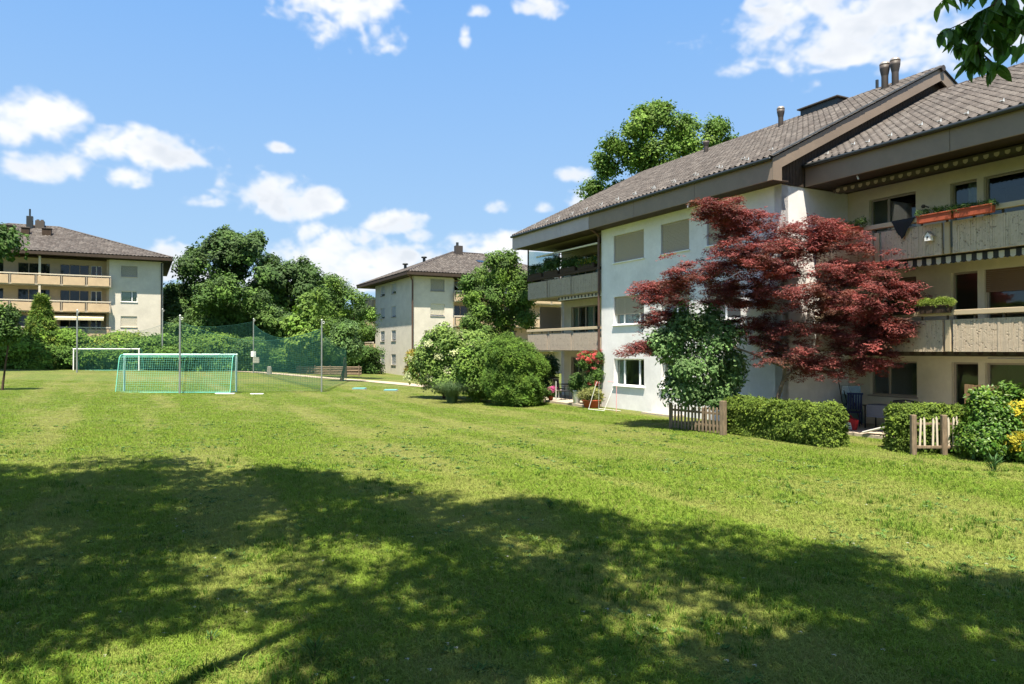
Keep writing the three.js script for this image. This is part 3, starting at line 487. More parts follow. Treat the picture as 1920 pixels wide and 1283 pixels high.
  { const s = sub(N, 'skylight', [-4.6, p(-4.6, -10) + .06, -10], Q); s.rotation.set(0, Q, 0); const f = mesh(s, 'frame', rbox(-.6, -.06, -.5, .6, .06, .5), M.gutter), g = mesh(s, 'pane', box(-.5, .061, -.4, .5, .07, .4), M.paneDark); f.rotation.x = g.rotation.x = .36; }
}
const left = thing('apartment_building', 'broad cream apartment house with beige balcony bands behind the tall hedge', 'building', [-38.2, 1.15, -78.7], TURN);
{
  const N = left, base = .0, Hh = [2.35, 5.05, 7.75, 10.45], wl = Hh.map((h) => [-4.05, -2.5, h - 1.16, h]);
  mesh(N, 'wall', extr(rect(-5.15, 0, -1.2, 11.05), .3, wl), M.ivory, [0, 0, 0], Q);
  wl.forEach(([a, b, y0, y1], i) => windowUnit(N, [0, y0, -(a + b) / 2], Q, b - a, y1 - y0, i === 2 ? { cuts: [.68], curtain: [[.04, .6], [.7, .97]] } : { glass: M.paneDark, blind: .99, blindMat: i === 3 ? M.blindGrey : M.blindPale, frame: M.frameW, sillMat: M.railPale }));
  const bw = []; Hh.forEach((h, i) => { for (const [a, b, full] of [[-9.7, -7.1, 1], [-6.9, -5.9, 0], [-13.4, -10.6, 1], [-17.6, -14.6, 1], [-22, -19, 1]]) bw.push([a, b, full ? h - 2.05 : h - 1.9, h]); });
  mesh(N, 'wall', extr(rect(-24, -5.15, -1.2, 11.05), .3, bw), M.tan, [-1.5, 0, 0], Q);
  bw.forEach(([a, b, y0, y1], i) => windowUnit(N, [-1.5, y0, -(a + b) / 2], Q, b - a, y1 - y0, { name: 'glass_door', cuts: b - a > 2 ? [.33, .68] : [.5], glass: M.paneDark, sill: false, frame: i % 5 === 1 ? M.frameW : M.frameB }));
  mesh(N, 'wall', box(-1.5, -1.2, 5.15, -.31, 11.05, 5.4), M.tan); mesh(N, 'wall', box(-16, -1.2, .0, -.31, 11.05, .3), M.ivory); mesh(N, 'wall', box(-16, -1.2, .31, -15.7, 11.05, 24), M.ivory); mesh(N, 'wall', box(-15.69, -1.2, 23.7, -1.81, 11.05, 24), M.ivory);
  for (const y of [2.7, 5.4, 8.1]) farBalcony(N, [.65, y, 22.6], Q, 17.6, 8, M.panelTan, 2.15);
  mesh(N, 'column', rbox(.42, 2.5, 11.2, .6, 11.0, 11.4), M.railPale);
  mesh(N, 'upper_ceiling', box(-15.6, 11.0, .35, -.32, 11.05, 23.6), M.soffit);
  farRoof(N, -17.2, 1.2, -.9, 25.4, 11.42, [-7.8, 10.4, -7.8, 15, 15.2], { seed: 60 });
  { const g = sub(N, 'awning'); mesh(g, 'fabric', poly3([[1.1, 4.75, 10.9], [1.1, 4.75, 5.6], [-1.2, 5.3, 5.6], [-1.2, 5.3, 10.9]], .02), M.awnCream); mesh(g, 'hem', box(1.08, 4.5, 5.6, 1.1, 4.74, 10.9), M.awnCream); }
  mesh(N, 'downpipe', tube([[.1, -1, .15], [.1, 10.9, .15], [.8, 11.2, -.6]], .07, 8), M.gutter);
  const p = (x) => 11.42 + (15.2 - 11.42) * clamp(1 - Math.abs(x + 7.8) / 9.2);
  { const c = sub(N, 'chimney', [-6.8, p(-6.8) - .2, 13]); mesh(c, 'stack', rbox(-.3, 0, -.3, .3, 1.5, .3), M.gutter); mesh(c, 'flue', tube([[0, 1.5, 0], [0, 2.3, 0]], .09, 8), M.gutter); }
  { const c = sub(N, 'chimney', [-7.2, p(-7.2) - .2, 12.1]); mesh(c, 'stack', rbox(-.45, 0, -.42, .45, .95, .42), M.frameD); mesh(c, 'flue', [tube([[0, .95, -.2], [0, 1.1, -.2]], .14, 8), tube([[0, .95, .2], [0, 1.1, .2]], .14, 8)], M.frameD); }
  for (const [x, z, w] of [[-4.9, 14.5, .42], [-4.6, 11.2, .42], [-4.4, 13.1, .36]]) { const c = sub(N, 'roof_vent', [x, p(x) - .15, z]); mesh(c, 'shaft', rbox(-w, 0, -w, w, .75, w), M.woodDark); mesh(c, 'cap', rbox(-w - .06, .75, -w - .06, w + .06, .85, w + .06), M.frameD); }
}

// ---------------------------------------------------------------- plants
function leafQuads(list) {                                // list of {p, d (length dir), w (width dir), l, b}: pointed leaves folded along the midrib, 4 triangles each
  const pos = [];
  for (const { p, d, w, l, b, n } of list) {
    const tip = p.clone().addScaledVector(d, l), m = p.clone().addScaledVector(d, l * .45), a = m.clone().addScaledVector(w, b).addScaledVector(n, b * .35), c = m.clone().addScaledVector(w, -b).addScaledVector(n, b * .35);
    for (const t of [[p, m, a], [m, tip, a], [p, c, m], [m, c, tip]]) for (const q of t) pos.push(q.x, q.y, q.z);
  }
  const g = new THREE.BufferGeometry(); g.setAttribute('position', new THREE.Float32BufferAttribute(pos, 3)); g.computeVertexNormals(); return g;
}
function cluster(seed, k, r, l, b, droop = .3, flat = .8) {
  const R = rng(seed), list = [];
  for (let i = 0; i < k; i++) {
    const a = R() * 6.283, q = Math.sqrt(R()) * r, p = V(Math.cos(a) * q, (R() - .5) * r * 2 * flat, Math.sin(a) * q), e = a + (R() - .5) * 1.8;
    const d = V(Math.cos(e), (R() - .5) * .9 - droop, Math.sin(e)).normalize(); let w = V(-d.z, (R() - .5) * .8, d.x).normalize(); const n = d.clone().cross(w).normalize(); w = n.clone().cross(d).normalize();
    list.push({ p, d, w, n, l: l * (.7 + .6 * R()), b: b * (.7 + .6 * R()) });
  }
  return leafQuads(list);
}
const CL = {
  broad: [1, 2, 3].map((s) => cluster(s, 12, .26, .17, .055)), small: [4, 5, 6].map((s) => cluster(s, 14, .17, .10, .034)), big: [7, 8].map((s) => cluster(s, 13, .42, .30, .10)), far: [9, 10].map((s) => cluster(s, 14, .5, .34, .13)),
  maple: [11, 12, 13].map((s) => cluster(s, 16, .2, .105, .026, .35, .35)), mapleSmall: [25, 26, 27].map((s) => cluster(s, 11, .11, .085, .014, .25, .3)), thuja: [14, 15].map((s) => cluster(s, 16, .085, .10, .014, -.35, .9)), hedge: [16, 17].map((s) => cluster(s, 16, .075, .055, .017, -.1, .9)),
  shrub: [18, 19].map((s) => cluster(s, 12, .14, .10, .036)), ash: [20, 21, 22].map((s) => cluster(s, 14, .24, .15, .042, .5)), flower: [23].map((s) => cluster(s, 16, .07, .035, .022, -.2, .5)), herb: [24].map((s) => cluster(s, 16, .09, .07, .012, -.5, .9)),
};
const tint = (r, pal) => { const a = pal[Math.floor(r() * pal.length)], b = pal[Math.floor(r() * pal.length)], t = r(), k = .82 + .36 * r(); return C(lerp(a[0], b[0], t) * k, lerp(a[1], b[1], t) * k, lerp(a[2], b[2], t) * k); };
function scatter(parent, name, kinds, mat, pts, pal, r, sc = [.75, 1.3]) {   // pts: [x,y,z, (nx,ny,nz)]; one InstancedMesh per variant
  const per = kinds.map(() => []); pts.forEach((p, i) => per[i % kinds.length].push(p));
  kinds.forEach((g, k) => {
    if (!per[k].length) return; const im = new THREE.InstancedMesh(g, mat, per[k].length), m = new THREE.Matrix4(), q = new THREE.Quaternion(), q2 = new THREE.Quaternion();
    per[k].forEach((p, i) => { q.setFromAxisAngle(V(0, 1, 0), r() * 6.283); if (p.length > 3) { q2.setFromUnitVectors(V(0, 1, 0), V(p[3], p[4], p[5]).normalize()); q.premultiply(q2); } const s = lerp(sc[0], sc[1], r()); m.compose(V(p[0], p[1], p[2]), q, V(s, s, s)); im.setMatrixAt(i, m); im.setColorAt(i, p.c || tint(r, pal)); });
    im.name = name; stuffify(im); parent.add(im);
  });
}
const PAL = {
  mid: [[.065, .145, .018], [.10, .195, .025], [.048, .115, .015]], dark: [[.048, .112, .018], [.075, .155, .022], [.038, .088, .015]], light: [[.12, .23, .022], [.16, .27, .03], [.09, .18, .02]], lime: [[.19, .27, .025], [.14, .23, .02], [.24, .31, .04]],
  red: [[.25, .046, .042], [.21, .038, .036], [.31, .066, .058], [.165, .034, .029], [.15, .050, .025]], thuja: [[.082, .170, .016], [.058, .13, .014], [.12, .215, .02]], thujaY: [[.15, .20, .02], [.09, .15, .018], [.20, .24, .03]], hedge: [[.11, .175, .018], [.15, .22, .022], [.075, .13, .015]],
  blue: [[.09, .185, .05], [.13, .245, .068], [.18, .30, .105], [.065, .14, .035]], white: [[.50, .52, .32], [.42, .47, .24]], yellow: [[.56, .48, .03], [.46, .42, .03]], rose: [[.55, .04, .045], [.6, .10, .10], [.7, .2, .2]], pink: [[.62, .12, .34], [.55, .08, .28]],
};
// a crown: lobes [x,y,z, rx,ry,rz] filled with clumps of leaf clusters
function crownPoints(lobes, r, per, o = {}) {
  const out = [], inner = o.inner ?? .45, cr = o.clump || .55;
  for (const [x, y, z, a, b, c, wgt = 1] of lobes) {
    const n = Math.round(per * wgt), seed = r() * 50;
    for (let i = 0; i < n; i++) {
      const th = r() * 6.283, cy = r() * 2 - 1, s = Math.sqrt(1 - cy * cy), d = V(s * Math.cos(th), cy, s * Math.sin(th));
      const rad = (inner + (1 - inner) * Math.pow(r(), .45)) * (.72 + .55 * n3(d.x * 1.9 + seed, d.y * 1.9, d.z * 1.9));
      const q = V(x + d.x * a * rad, y + d.y * b * rad, z + d.z * c * rad), k = o.k || 9, cs = cr * (.6 + .8 * r());
      const t0 = o.pal ? tint(r, o.pal) : null, hue = .8 + .4 * r();
      for (let j = 0; j < k; j++) {
        const e = V(r() - .5, (r() - .5) * (o.flat ?? .7), r() - .5).multiplyScalar(2 * cs), p = q.clone().add(e); if (p.y < (o.minY ?? .05)) continue;
        const nn = d.clone().multiplyScalar(.8).add(V((r() - .5) * .9, .55 + (r() - .5) * .6, (r() - .5) * .9)); const P = [p.x, p.y, p.z, nn.x, nn.y, nn.z];
        if (t0) { P.c = t0.clone().multiplyScalar(hue * (.85 + .3 * r())); } if (o.keep && !o.keep(p)) continue; out.push(P);
      }
    }
  }
  return out;
}
function limbPath(a, b, r, sag = .12, n = 6) { const L = a.distanceTo(b), k = V((r() - .5) * L * .16, L * sag, (r() - .5) * L * .16), pts = []; for (let i = 0; i <= n; i++) { const t = i / n; pts.push(a.clone().lerp(b, t).addScaledVector(k, Math.sin(t * Math.PI)).add(V((r() - .5) * L * .03 * Math.sin(t * Math.PI), 0, (r() - .5) * L * .03))); } return pts; }
function tree(name, label, x, z, o) {
  const t = thing(name, label, o.cat || 'tree', onGround(x, z), o.turn || 0, o.group), r = rng(o.seed), fork = o.fork || 1.6, R = o.trunk || .15;
  if (!o.noTrunk) {
    const lean = o.lean || [0, 0], top = V(lean[0], fork, lean[1]); const n = 6, pts = [], rad = [];
    for (let i = 0; i <= n; i++) { const q = i / n; pts.push(V(lean[0] * q + (r() - .5) * R * .4 * (i ? 1 : 0), fork * q - (i ? 0 : .15), lean[1] * q + (r() - .5) * R * .4 * (i ? 1 : 0))); rad.push(R * (1.35 - .45 * Math.min(1, q * 2.2) - .12 * q)); }
    mesh(t, 'trunk', tube(pts, rad, 10), o.bark || M.bark);
    const pool = (o.multi ? [1, 2, 3] : [3, 4, 5, 6]).map((i) => ({ p: pts[i], r: rad[i] * .75 })), order = [...o.lobes].sort((a, b) => V(a[0], a[1], a[2]).distanceTo(top) - V(b[0], b[1], b[2]).distanceTo(top));
    for (const l of order) { const e = V(l[0], l[1], l[2]); let best = pool[0], bd = 1e9; for (const q of pool) { const d = q.p.distanceTo(e) + Math.max(0, q.p.y - e.y + .2) * 2.5 + (o.spread || .12) * q.p.distanceTo(top); if (d < bd) { bd = d; best = q; } } const s = best.p, P = limbPath(s, e, r), r0 = Math.min(best.r, R * .62) * .85; P.forEach((p, i) => { if (i > 1) pool.push({ p, r: r0 * (1 - .72 * i / (P.length - 1)) }); }); mesh(t, 'limb', tube(P, P.map((_, i) => r0 * (1 - .72 * i / (P.length - 1))), 7), o.bark || M.bark);
      if (o.twigs) for (let k = 0; k < o.twigs; k++) { const q = P[3 + Math.floor(r() * 4)], e2 = e.clone().add(V((r() - .5) * l[3] * 1.5, (r() - .3) * l[4] * 1.4, (r() - .5) * l[5] * 1.5)), P2 = limbPath(q, e2, r, .08, 4); mesh(t, 'twig', tube(P2, P2.map((_, i) => R * .2 * (1 - .8 * i / 4) + .004), 5), o.bark || M.bark); } }
  }
  scatter(t, 'crown', o.kind || CL.broad, o.mat || M.leaf, crownPoints(o.lobes, r, o.per ?? 60, { ...o, minY: o.minY ?? .1 }), o.pal || PAL.mid, r, o.sc);
  if (o.flowers) scatter(t, 'blossom', CL.flower, M.petal, crownPoints(o.flowers.lobes || o.lobes, r, o.flowers.per, { inner: o.flowers.out || .93, clump: o.flowers.clump || .1, k: o.flowers.k || 6, minY: .3, pal: o.flowers.pal }), o.flowers.pal, r, o.flowers.sc || [1, 1.8]);
  return t;
}
// clipped hedge: leaf sprays over a rounded box
function hedge(name, label, x, z, turn, L, Hh, D, o) {
  const t = thing(name, label, 'hedge', onGround(x, z), turn), r = rng(o.seed), pts = [];
  const area = 2 * (L * Hh + D * Hh) + L * D, n = Math.round(area * (o.dens || 260));
  for (let i = 0; i < n; i++) {
    let q = r() * area, p, nn; const u = r() - .5, v = r(), dep = -Math.pow(r(), 2) * .22;
    if (q < 2 * L * Hh) { const s = q < L * Hh ? 1 : -1; p = V(u * L, v * Hh, s * (D / 2 + dep)); nn = V(0, .3, s); } else if (q < 2 * (L * Hh + D * Hh)) { const s = q < 2 * L * Hh + D * Hh ? 1 : -1; p = V(s * (L / 2 + dep), v * Hh, u * D); nn = V(s, .3, 0); } else { p = V(u * L, Hh + dep, (v - .5) * D); nn = V(0, 1, 0); }
    const w = fbm3(p.x * 2.2 + o.seed, p.y * 2.2, p.z * 2.2, 2) - .5; p.addScaledVector(nn, w * .3); const e = Math.max(0, p.y - Hh + .18), ex = Math.max(0, Math.abs(p.x) - L / 2 + .15), ez = Math.max(0, Math.abs(p.z) - D / 2 + .15); p.x -= Math.sign(p.x) * Math.min(.1, e * .3 + ez * .25); p.z -= Math.sign(p.z) * Math.min(.12, e * .35 + ex * .25); p.y = Math.max(.03, p.y - Math.max(ex, ez) * .2);
    nn.add(V((r() - .5) * 1.1, (r() - .5) * .9 + .2, (r() - .5) * 1.1)); pts.push([p.x, p.y, p.z, nn.x, nn.y, nn.z]);
  }
  scatter(t, 'foliage', o.kind || CL.hedge, M.leafDense, pts, o.pal || PAL.hedge, r, o.sc || [.8, 1.5]);
  const st = []; for (let k = 0; k < Math.round(L / .35); k++) { const px = -L / 2 + .2 + k * .35, P = [V(px, -.05, (r() - .5) * D * .3), V(px + (r() - .5) * .1, Hh * .4, (r() - .5) * D * .4), V(px + (r() - .5) * .2, Hh * .85, (r() - .5) * D * .5)]; mesh(t, 'stem', tube(P, [.022, .016, .006], 5), M.bark); }
  return t;
}
const wx = (px, D) => (px - 960) / 1350 * D;               // photograph column -> metres to the side at a depth

// clipped hedges and shrubs by the near house
{ const [x, z] = B(11.25, 2.25); hedge('clipped_hedge', 'long low clipped evergreen hedge in front of the red maple', x, z, TURN, 3.9, 1.05, .8, { seed: 31 }); }
hedge('clipped_hedge', 'short clipped evergreen hedge behind the two weathered fence posts', wx(1738, 18.3), -18.3, -.12, 1.8, 1.12, .85, { seed: 32 });
{
  const [x, z] = B(10.05, 1.35), L = [];
  const at = (px, py, dz, a, b, c, w = 1) => { if (px < 1430 && py > 520) dz = 1.5; const D = 22 + dz; L.push([(px - 1432) * D / 1350, 2.55 + (657 - py) * D / 1350, -dz, a * .92, b * .95, c * .95, w]); };
  at(1345, 395, .2, .45, .35, .5, .6); at(1400, 430, .5, .9, .5, .8); at(1380, 475, -.3, 1.1, .45, .9, 1.1); at(1300, 505, -.2, 1.0, .4, .9, 1); at(1262, 550, -.1, .75, .35, .7, .8); at(1440, 490, .4, 1.0, .5, 1, 1.1); at(1500, 440, .3, .8, .45, .8, .9); at(1560, 455, 0, .7, .5, .8, .9);
  at(1480, 530, -.5, 1.1, .5, .9, 1.2); at(1400, 550, -.8, 1.2, .5, .8, 1.2); at(1600, 510, -.3, 1.0, .5, .9, 1.1); at(1565, 560, -.7, 1.1, .5, .9, 1.1); at(1650, 560, -.4, .7, .4, .7, .7); at(1620, 610, -.6, .95, .4, .8, .9); at(1668, 625, -.4, .5, .3, .5, .5); at(1500, 600, -.3, 1.1, .5, .9, 1); at(1420, 620, .1, 1.1, .5, .9, .8);
  at(1590, 650, -.5, .8, .4, .7, .7); at(1460, 660, -.4, .6, .35, .6, .5); at(1520, 690, -.2, .6, .3, .6, .4); at(1225, 655, -.3, .55, .22, .5, .3); at(1255, 600, .1, .5, .25, .5, .35); at(1610, 685, -.5, .35, .22, .4, .22);
  const t = tree('red_maple', 'red leaved Japanese maple with spreading tiers against the white gable wall', x, z, { seed: 71, lobes: L, kind: CL.maple, per: 0, pal: PAL.red, fork: .6, spread: -.22, multi: true, trunk: .16, bark: M.barkGrey }), r = rng(717), pts = [];
  for (const [lx, ly, lz, a, b, c, w] of L) for (let k = 0; k < 82 * w + 12; k++) {             // flat sprays: a fine twig with leaves on either side, drooping at the tip
    const an = r() * 6.283, rad = Math.pow(r(), .6), st = V(lx + Math.cos(an) * a * rad * .8, ly + (r() - .45) * 2 * b * 1.0, lz + Math.sin(an) * c * rad * .8), out = an + (r() - .5) * 1.2, len = .3 + .42 * r(), P = []; if (fbm3(st.x * 1.25 + 2, st.y * 2.2, st.z * 1.25, 2) < .37) continue; const tn = tint(r, PAL.red).multiplyScalar(.8 + .5 * r()), up = .12 + .3 * r();
    for (let i = 0; i <= 4; i++) { const q = i / 4; P.push(st.clone().add(V(Math.cos(out) * len * q, len * (up * q - .55 * q * q * q), Math.sin(out) * len * q))); }
    if (k % 4 === 0) mesh(t, 'twig', tube(P, [.008, .006, .005, .003, .0015], 4), M.barkGrey);
    for (let i = 0; i < 16; i++) { const q = Math.pow(r(), .7), j = Math.min(3, Math.floor(q * 4)), p = P[j].clone().lerp(P[j + 1], q * 4 - j), wd = .20 * Math.sin(Math.PI * (.2 + .75 * q)); p.add(V((r() - .5) * 2 * wd, (r() - .5) * .07, (r() - .5) * 2 * wd)); const e = [p.x, p.y, p.z, (r() - .5) * .7, 1, (r() - .5) * .7]; e.c = tn.clone().multiplyScalar(.8 + .4 * r()); pts.push(e); }
  }
  scatter(t, 'crown', CL.mapleSmall, leafMat(.45, .8), pts, PAL.red, r, [.75, 1.25]);
}
{
  const D = 23, at = (px, py, a, b, w = 1, dz = 0) => [(px - 1322) * D / 1350, 2.55 + (657 - py) * D / 1350, dz, a, b, a, w];
  tree('green_shrub', 'grey green leafy shrub rising behind the low picket fence', wx(1322, D), -D, { seed: 72, cat: 'shrub', lobes: [at(1290, 610, .55, .6), at(1340, 640, .8, .7), at(1262, 650, .6, .6), at(1300, 690, .95, .65, 1.2), at(1370, 690, .55, .55), at(1285, 730, .7, .45), at(1345, 735, .6, .4), at(1325, 600, .3, .45, .5), at(1240, 640, .3, .35, .5)], kind: CL.shrub, per: 24, k: 8, clump: .22, pal: PAL.blue, fork: .7, trunk: .06, twigs: 2, sc: [.8, 1.4], inner: .35 });
}
{
  const r0 = 1.36, D = 33.6, L = []; for (let i = 0; i < 10; i++) L.push([Math.cos(i) * .35, .5 + i * .21, Math.sin(i * 1.7) * .35, r0 * (i < 8 ? .8 : .6), .75, r0 * .8]);
  tree('thuja_bush', 'large rounded bright green conifer bush on the lawn edge', wx(963, D), -D, { seed: 73, cat: 'shrub', lobes: L, kind: CL.thuja, per: 330, k: 7, clump: .12, flat: 1.4, inner: .82, pal: PAL.thuja, noTrunk: true, mat: M.leafDense, sc: [.8, 1.25], minY: .03 });
  const D2 = 37.5;
  tree('flowering_shrub', 'tall shrub covered with creamy white flower heads', wx(832, D2), -D2, { seed: 74, cat: 'shrub', lobes: [[-.5, 1.9, 0, 1.2, 1.1, 1.1], [.6, 2.4, 0, 1.1, 1.0, 1.1], [0, 3.0, .1, 1.0, .7, 1.0], [1.2, 1.6, 0, 1.0, 1.0, 1.0], [.2, 1.2, .4, 1.2, .8, .9], [1.4, 2.9, -.3, .8, .6, .8]], kind: CL.shrub, per: 90, k: 8, clump: .26, pal: [[.14, .24, .035], [.18, .28, .05], [.10, .19, .03]], fork: .8, trunk: .07, sc: [1, 1.6], flowers: { per: 20, k: 7, clump: .1, out: 1.18, pal: PAL.white, sc: [1.5, 2.8] } });
  tree('leafy_bush', 'lime green bush squeezed between the flowering shrub and the round conifer', wx(898, 35.5), -35.5, { seed: 75, cat: 'shrub', lobes: [[0, 1.2, 0, .85, 1.0, .8], [.2, 2.2, 0, .75, .8, .7], [-.4, 1.8, .2, .6, .7, .6]], kind: CL.shrub, per: 120, k: 8, clump: .25, pal: PAL.light, noTrunk: true, sc: [.9, 1.5] });
  const D3 = 41;
  { const list = [[905, 520, 20], [945, 506, 22], [975, 525, 20], [890, 555, 20], [930, 556, 26], [972, 566, 22], [900, 590, 20], [945, 600, 24], [985, 598, 15], [926, 490, 11], [880, 530, 11], [955, 482, 9], [990, 558, 11], [915, 625, 15], [885, 605, 12]], r = rng(761), x0 = wx(938, D3), b0 = groundY(x0, -D3);
    tree('garden_tree', 'slender young ash tree behind the bushes beside the left loggias', x0, -D3, { seed: 76, lobes: list.map(([px, py, q]) => { const R = q * D3 / 1350; return [(px - 938) * D3 / 1350, 2.55 + (657 - py) * D3 / 1350 - b0, (r() - .5) * 1.6, R * 1.1, R * .9, R * 1.1, .5 + R * R]; }), kind: CL.ash, per: 26, k: 8, clump: .26, pal: [...PAL.mid, ...PAL.light], fork: 2.6, trunk: .11, bark: M.barkGrey, twigs: 2, sc: [.75, 1.2] }); }
}
{ // tuft of ornamental grass
  const D = 34.6, t = thing('ornamental_grass', 'arching tuft of grey green ornamental grass below the flowering shrub', 'grass', onGround(wx(848, D), -D)), r = rng(88), pos = [];
  for (let i = 0; i < 900; i++) { const a = r() * 6.283, l = 1.15 + r() * .6, o = .6 + r() * .9, b = V(Math.cos(a) * r() * .25, 0, Math.sin(a) * r() * .25), w = V(-Math.sin(a), 0, Math.cos(a)).multiplyScalar(.008); const P = (q) => b.clone().add(V(Math.cos(a) * o * q * q, l * (q - .35 * q * q * q * o), Math.sin(a) * o * q * q)); for (let k = 0; k < 4; k++) { const p = P(k / 4), q = P((k + 1) / 4), w1 = w.clone().multiplyScalar(1 - k / 4.2), w2 = w.clone().multiplyScalar(1 - (k + 1) / 4.2); for (const v of [p.clone().sub(w1), p.clone().add(w1), q.clone().sub(w2), q.clone().sub(w2), p.clone().add(w1), q.clone().add(w2)]) pos.push(v.x, v.y, v.z); } }
  const g = new THREE.BufferGeometry(); g.setAttribute('position', new THREE.Float32BufferAttribute(pos, 3)); g.computeVertexNormals(); const m = leafMat(.3, .7); m.color = C(.09, .16, .06); stuffify(raw(t, 'blades', g, m));
}
{ // yellow flowering bush at the right
  const D = 17; const L = [[-.75, .5, .1, .6, .5, .5], [-.2, .75, 0, .7, .6, .6], [.5, .85, 0, .7, .65, .6], [1.1, .7, 0, .8, .65, .6], [-.4, 1.15, -.1, .45, .4, .4], [.9, 1.3, -.1, .45, .35, .4], [.1, .4, .3, .7, .35, .4], [1.7, .8, 0, .7, .7, .6], [-.55, 1.5, -.2, .14, .3, .14, .25], [.2, 1.5, -.2, .15, .3, .15, .25]];
  tree('yellow_bush', 'glossy green bush with bright yellow blossom beside the patio', wx(1845, D), -D, { seed: 77, cat: 'shrub', lobes: L.map((l) => [l[0] * .8 + .5, l[1] * .95, l[2], l[3] * .8, l[4] * .9, l[5], l[6] ?? 1]), kind: CL.shrub, per: 75, k: 8, clump: .15, pal: [[.05, .13, .014], [.08, .18, .018], [.12, .21, .02]], noTrunk: true, sc: [.5, 1.0], mat: M.leafGloss, minY: .03, flowers: { lobes: [[.62, 1.12, .3, .35, .22, .3, .8], [.95, .95, .4, .25, .2, .25, .5], [.25, .5, .62, .26, .16, .12, .7], [.62, .52, .62, .16, .2, .1, .5], [1.5, 1.0, .3, .4, .3, .4, 1]], per: 12, k: 7, clump: .09, pal: PAL.yellow, sc: [.8, 1.4] } });
}
// ---------------------------------------------------------------- trees beyond the pitch
{
  const G = 'trees beyond the pitch';
  const far = (name, label, px, D, top, halfw, o) => {
    const H0 = 2.55 + (657 - top) * D / 1350, base = groundY(wx(px, D), -D), h = H0 - base, w = halfw * D / 1350, r = rng(o.seed), L = [], low = o.low ?? .25;
    const n = o.n || 12; for (let i = 0; i < n; i++) { const t = (i + .5) / n, y = h * lerp(low, .9, t), rr = w * (o.prof ? o.prof(t) : Math.sin(Math.PI * (.18 + .78 * t))), a = i * 2.4 + o.seed; L.push([Math.cos(a) * rr * .62, y, Math.sin(a) * rr * .62, rr * .46 + .4, Math.max(.8, h * .085), rr * .46 + .4]); }
    L.push([0, h * .93, 0, w * .3, h * .08, w * .3, .6]);
    return tree(name, label, wx(px, D), -D, { lobes: L, kind: CL.far, per: (o.per || 42) * .7, k: 7, clump: .6, pal: o.pal, fork: h * .3, trunk: h * .02, inner: .2, sc: [.8, 1.45], group: G, ...o });
  };
  const farPx = (name, label, D, list, o) => {                     // lobes measured on the photograph: [px, py, radius px]
    const cx = list.reduce((a, l) => a + l[0], 0) / list.length, x0 = wx(cx, D), base = groundY(x0, -D), r = rng(o.seed + 7), L = list.map(([px, py, q]) => { const R = q * D / 1350; return [(px - cx) * D / 1350, 2.55 + (657 - py) * D / 1350 - base, (r() - .5) * 3.2 * R, R * 1.08, R * .85, R * 1.1, Math.max(.35, R * R / 3.2)]; });
    return tree(name, label, x0, -D, { lobes: L, kind: CL.far, per: 26, k: 8, clump: .55, inner: .3, sc: [.7, 1.3], group: G, ...o });
  };
  farPx('broadleaf_tree', 'tallest dark broadleaf tree beyond the goal nets', 86, [[430, 455, 26], [398, 468, 24], [468, 472, 27], [372, 500, 26], [430, 498, 36], [500, 498, 22], [352, 545, 28], [410, 545, 40], [478, 545, 38], [345, 590, 25], [400, 600, 40], [470, 600, 40], [415, 440, 12], [478, 448, 12], [360, 475, 12], [510, 520, 22]], { seed: 101, pal: PAL.dark, fork: 5, trunk: .4, twigs: 1 });
  farPx('broadleaf_tree', 'dense rounded mid green tree in front of the tallest one', 79, [[440, 548, 26], [402, 562, 28], [478, 566, 28], [372, 592, 28], [430, 592, 38], [500, 598, 28], [392, 628, 34], [450, 628, 36], [508, 625, 24], [352, 622, 24], [525, 605, 16]], { seed: 102, pal: PAL.mid, fork: 2, trunk: .25, sc: [.55, 1.0], per: 36 });
  farPx('broadleaf_tree', 'dark broadleaf tree just right of the tallest one', 88, [[562, 502, 22], [588, 520, 22], [540, 528, 28], [580, 548, 28], [550, 580, 32], [602, 560, 16], [525, 560, 22], [575, 600, 30], [548, 510, 18]], { seed: 103, pal: PAL.dark, fork: 4.5, trunk: .3 });
  farPx('broadleaf_tree', 'loose yellow green tree beside the cream house with the corner pipe', 66, [[640, 548, 20], [664, 562, 22], [612, 578, 20], [650, 592, 26], [686, 590, 16], [622, 612, 22], [670, 622, 22], [602, 556, 14], [628, 533, 11], [690, 620, 14]], { seed: 105, pal: [...PAL.mid, ...PAL.light], fork: 3.5, trunk: .16, kind: CL.broad, clump: .4, per: 40, sc: [.8, 1.3], twigs: 1 });
  farPx('broadleaf_tree', 'tall bright green tree rising behind the near tiled roof', 58, [[1185, 242, 24], [1238, 218, 22], [1290, 232, 22], [1340, 240, 20], [1150, 278, 22], [1212, 268, 30], [1270, 272, 30], [1330, 272, 24], [1140, 318, 20], [1195, 310, 26], [1250, 312, 28], [1112, 350, 16], [1160, 350, 22], [1210, 345, 24], [1370, 266, 14], [1238, 200, 8], [1205, 212, 12], [1300, 300, 20], [1130, 300, 14], [1120, 372, 16], [1262, 244, 26], [1226, 296, 28], [1292, 258, 24], [1180, 288, 24], [1215, 240, 22]], { seed: 109, pal: PAL.light, fork: 11, trunk: .35, kind: CL.big, per: 34, clump: .45, inner: .3, sc: [.6, 1.0], twigs: 2, bark: M.barkGrey });
  far('broadleaf_tree', 'pale green small tree leaning over the path', 590, 74, 560, 40, { seed: 104, pal: PAL.light, n: 9, per: 36 });
  far('broadleaf_tree', 'thin crowned tree seen against the sky between two houses', 618, 92, 522, 28, { seed: 106, pal: PAL.mid, n: 8, per: 26 });
  far('broadleaf_tree', 'narrow dark tree at the edge of the broad cream house', 322, 96, 540, 26, { seed: 107, pal: PAL.dark, n: 9 });
  far('broadleaf_tree', 'leafy tree whose crown tip shows above the broad roof', -70, 60, 412, 72, { seed: 108, turn: 0, pal: PAL.mid, n: 9, per: 40, low: .84 });
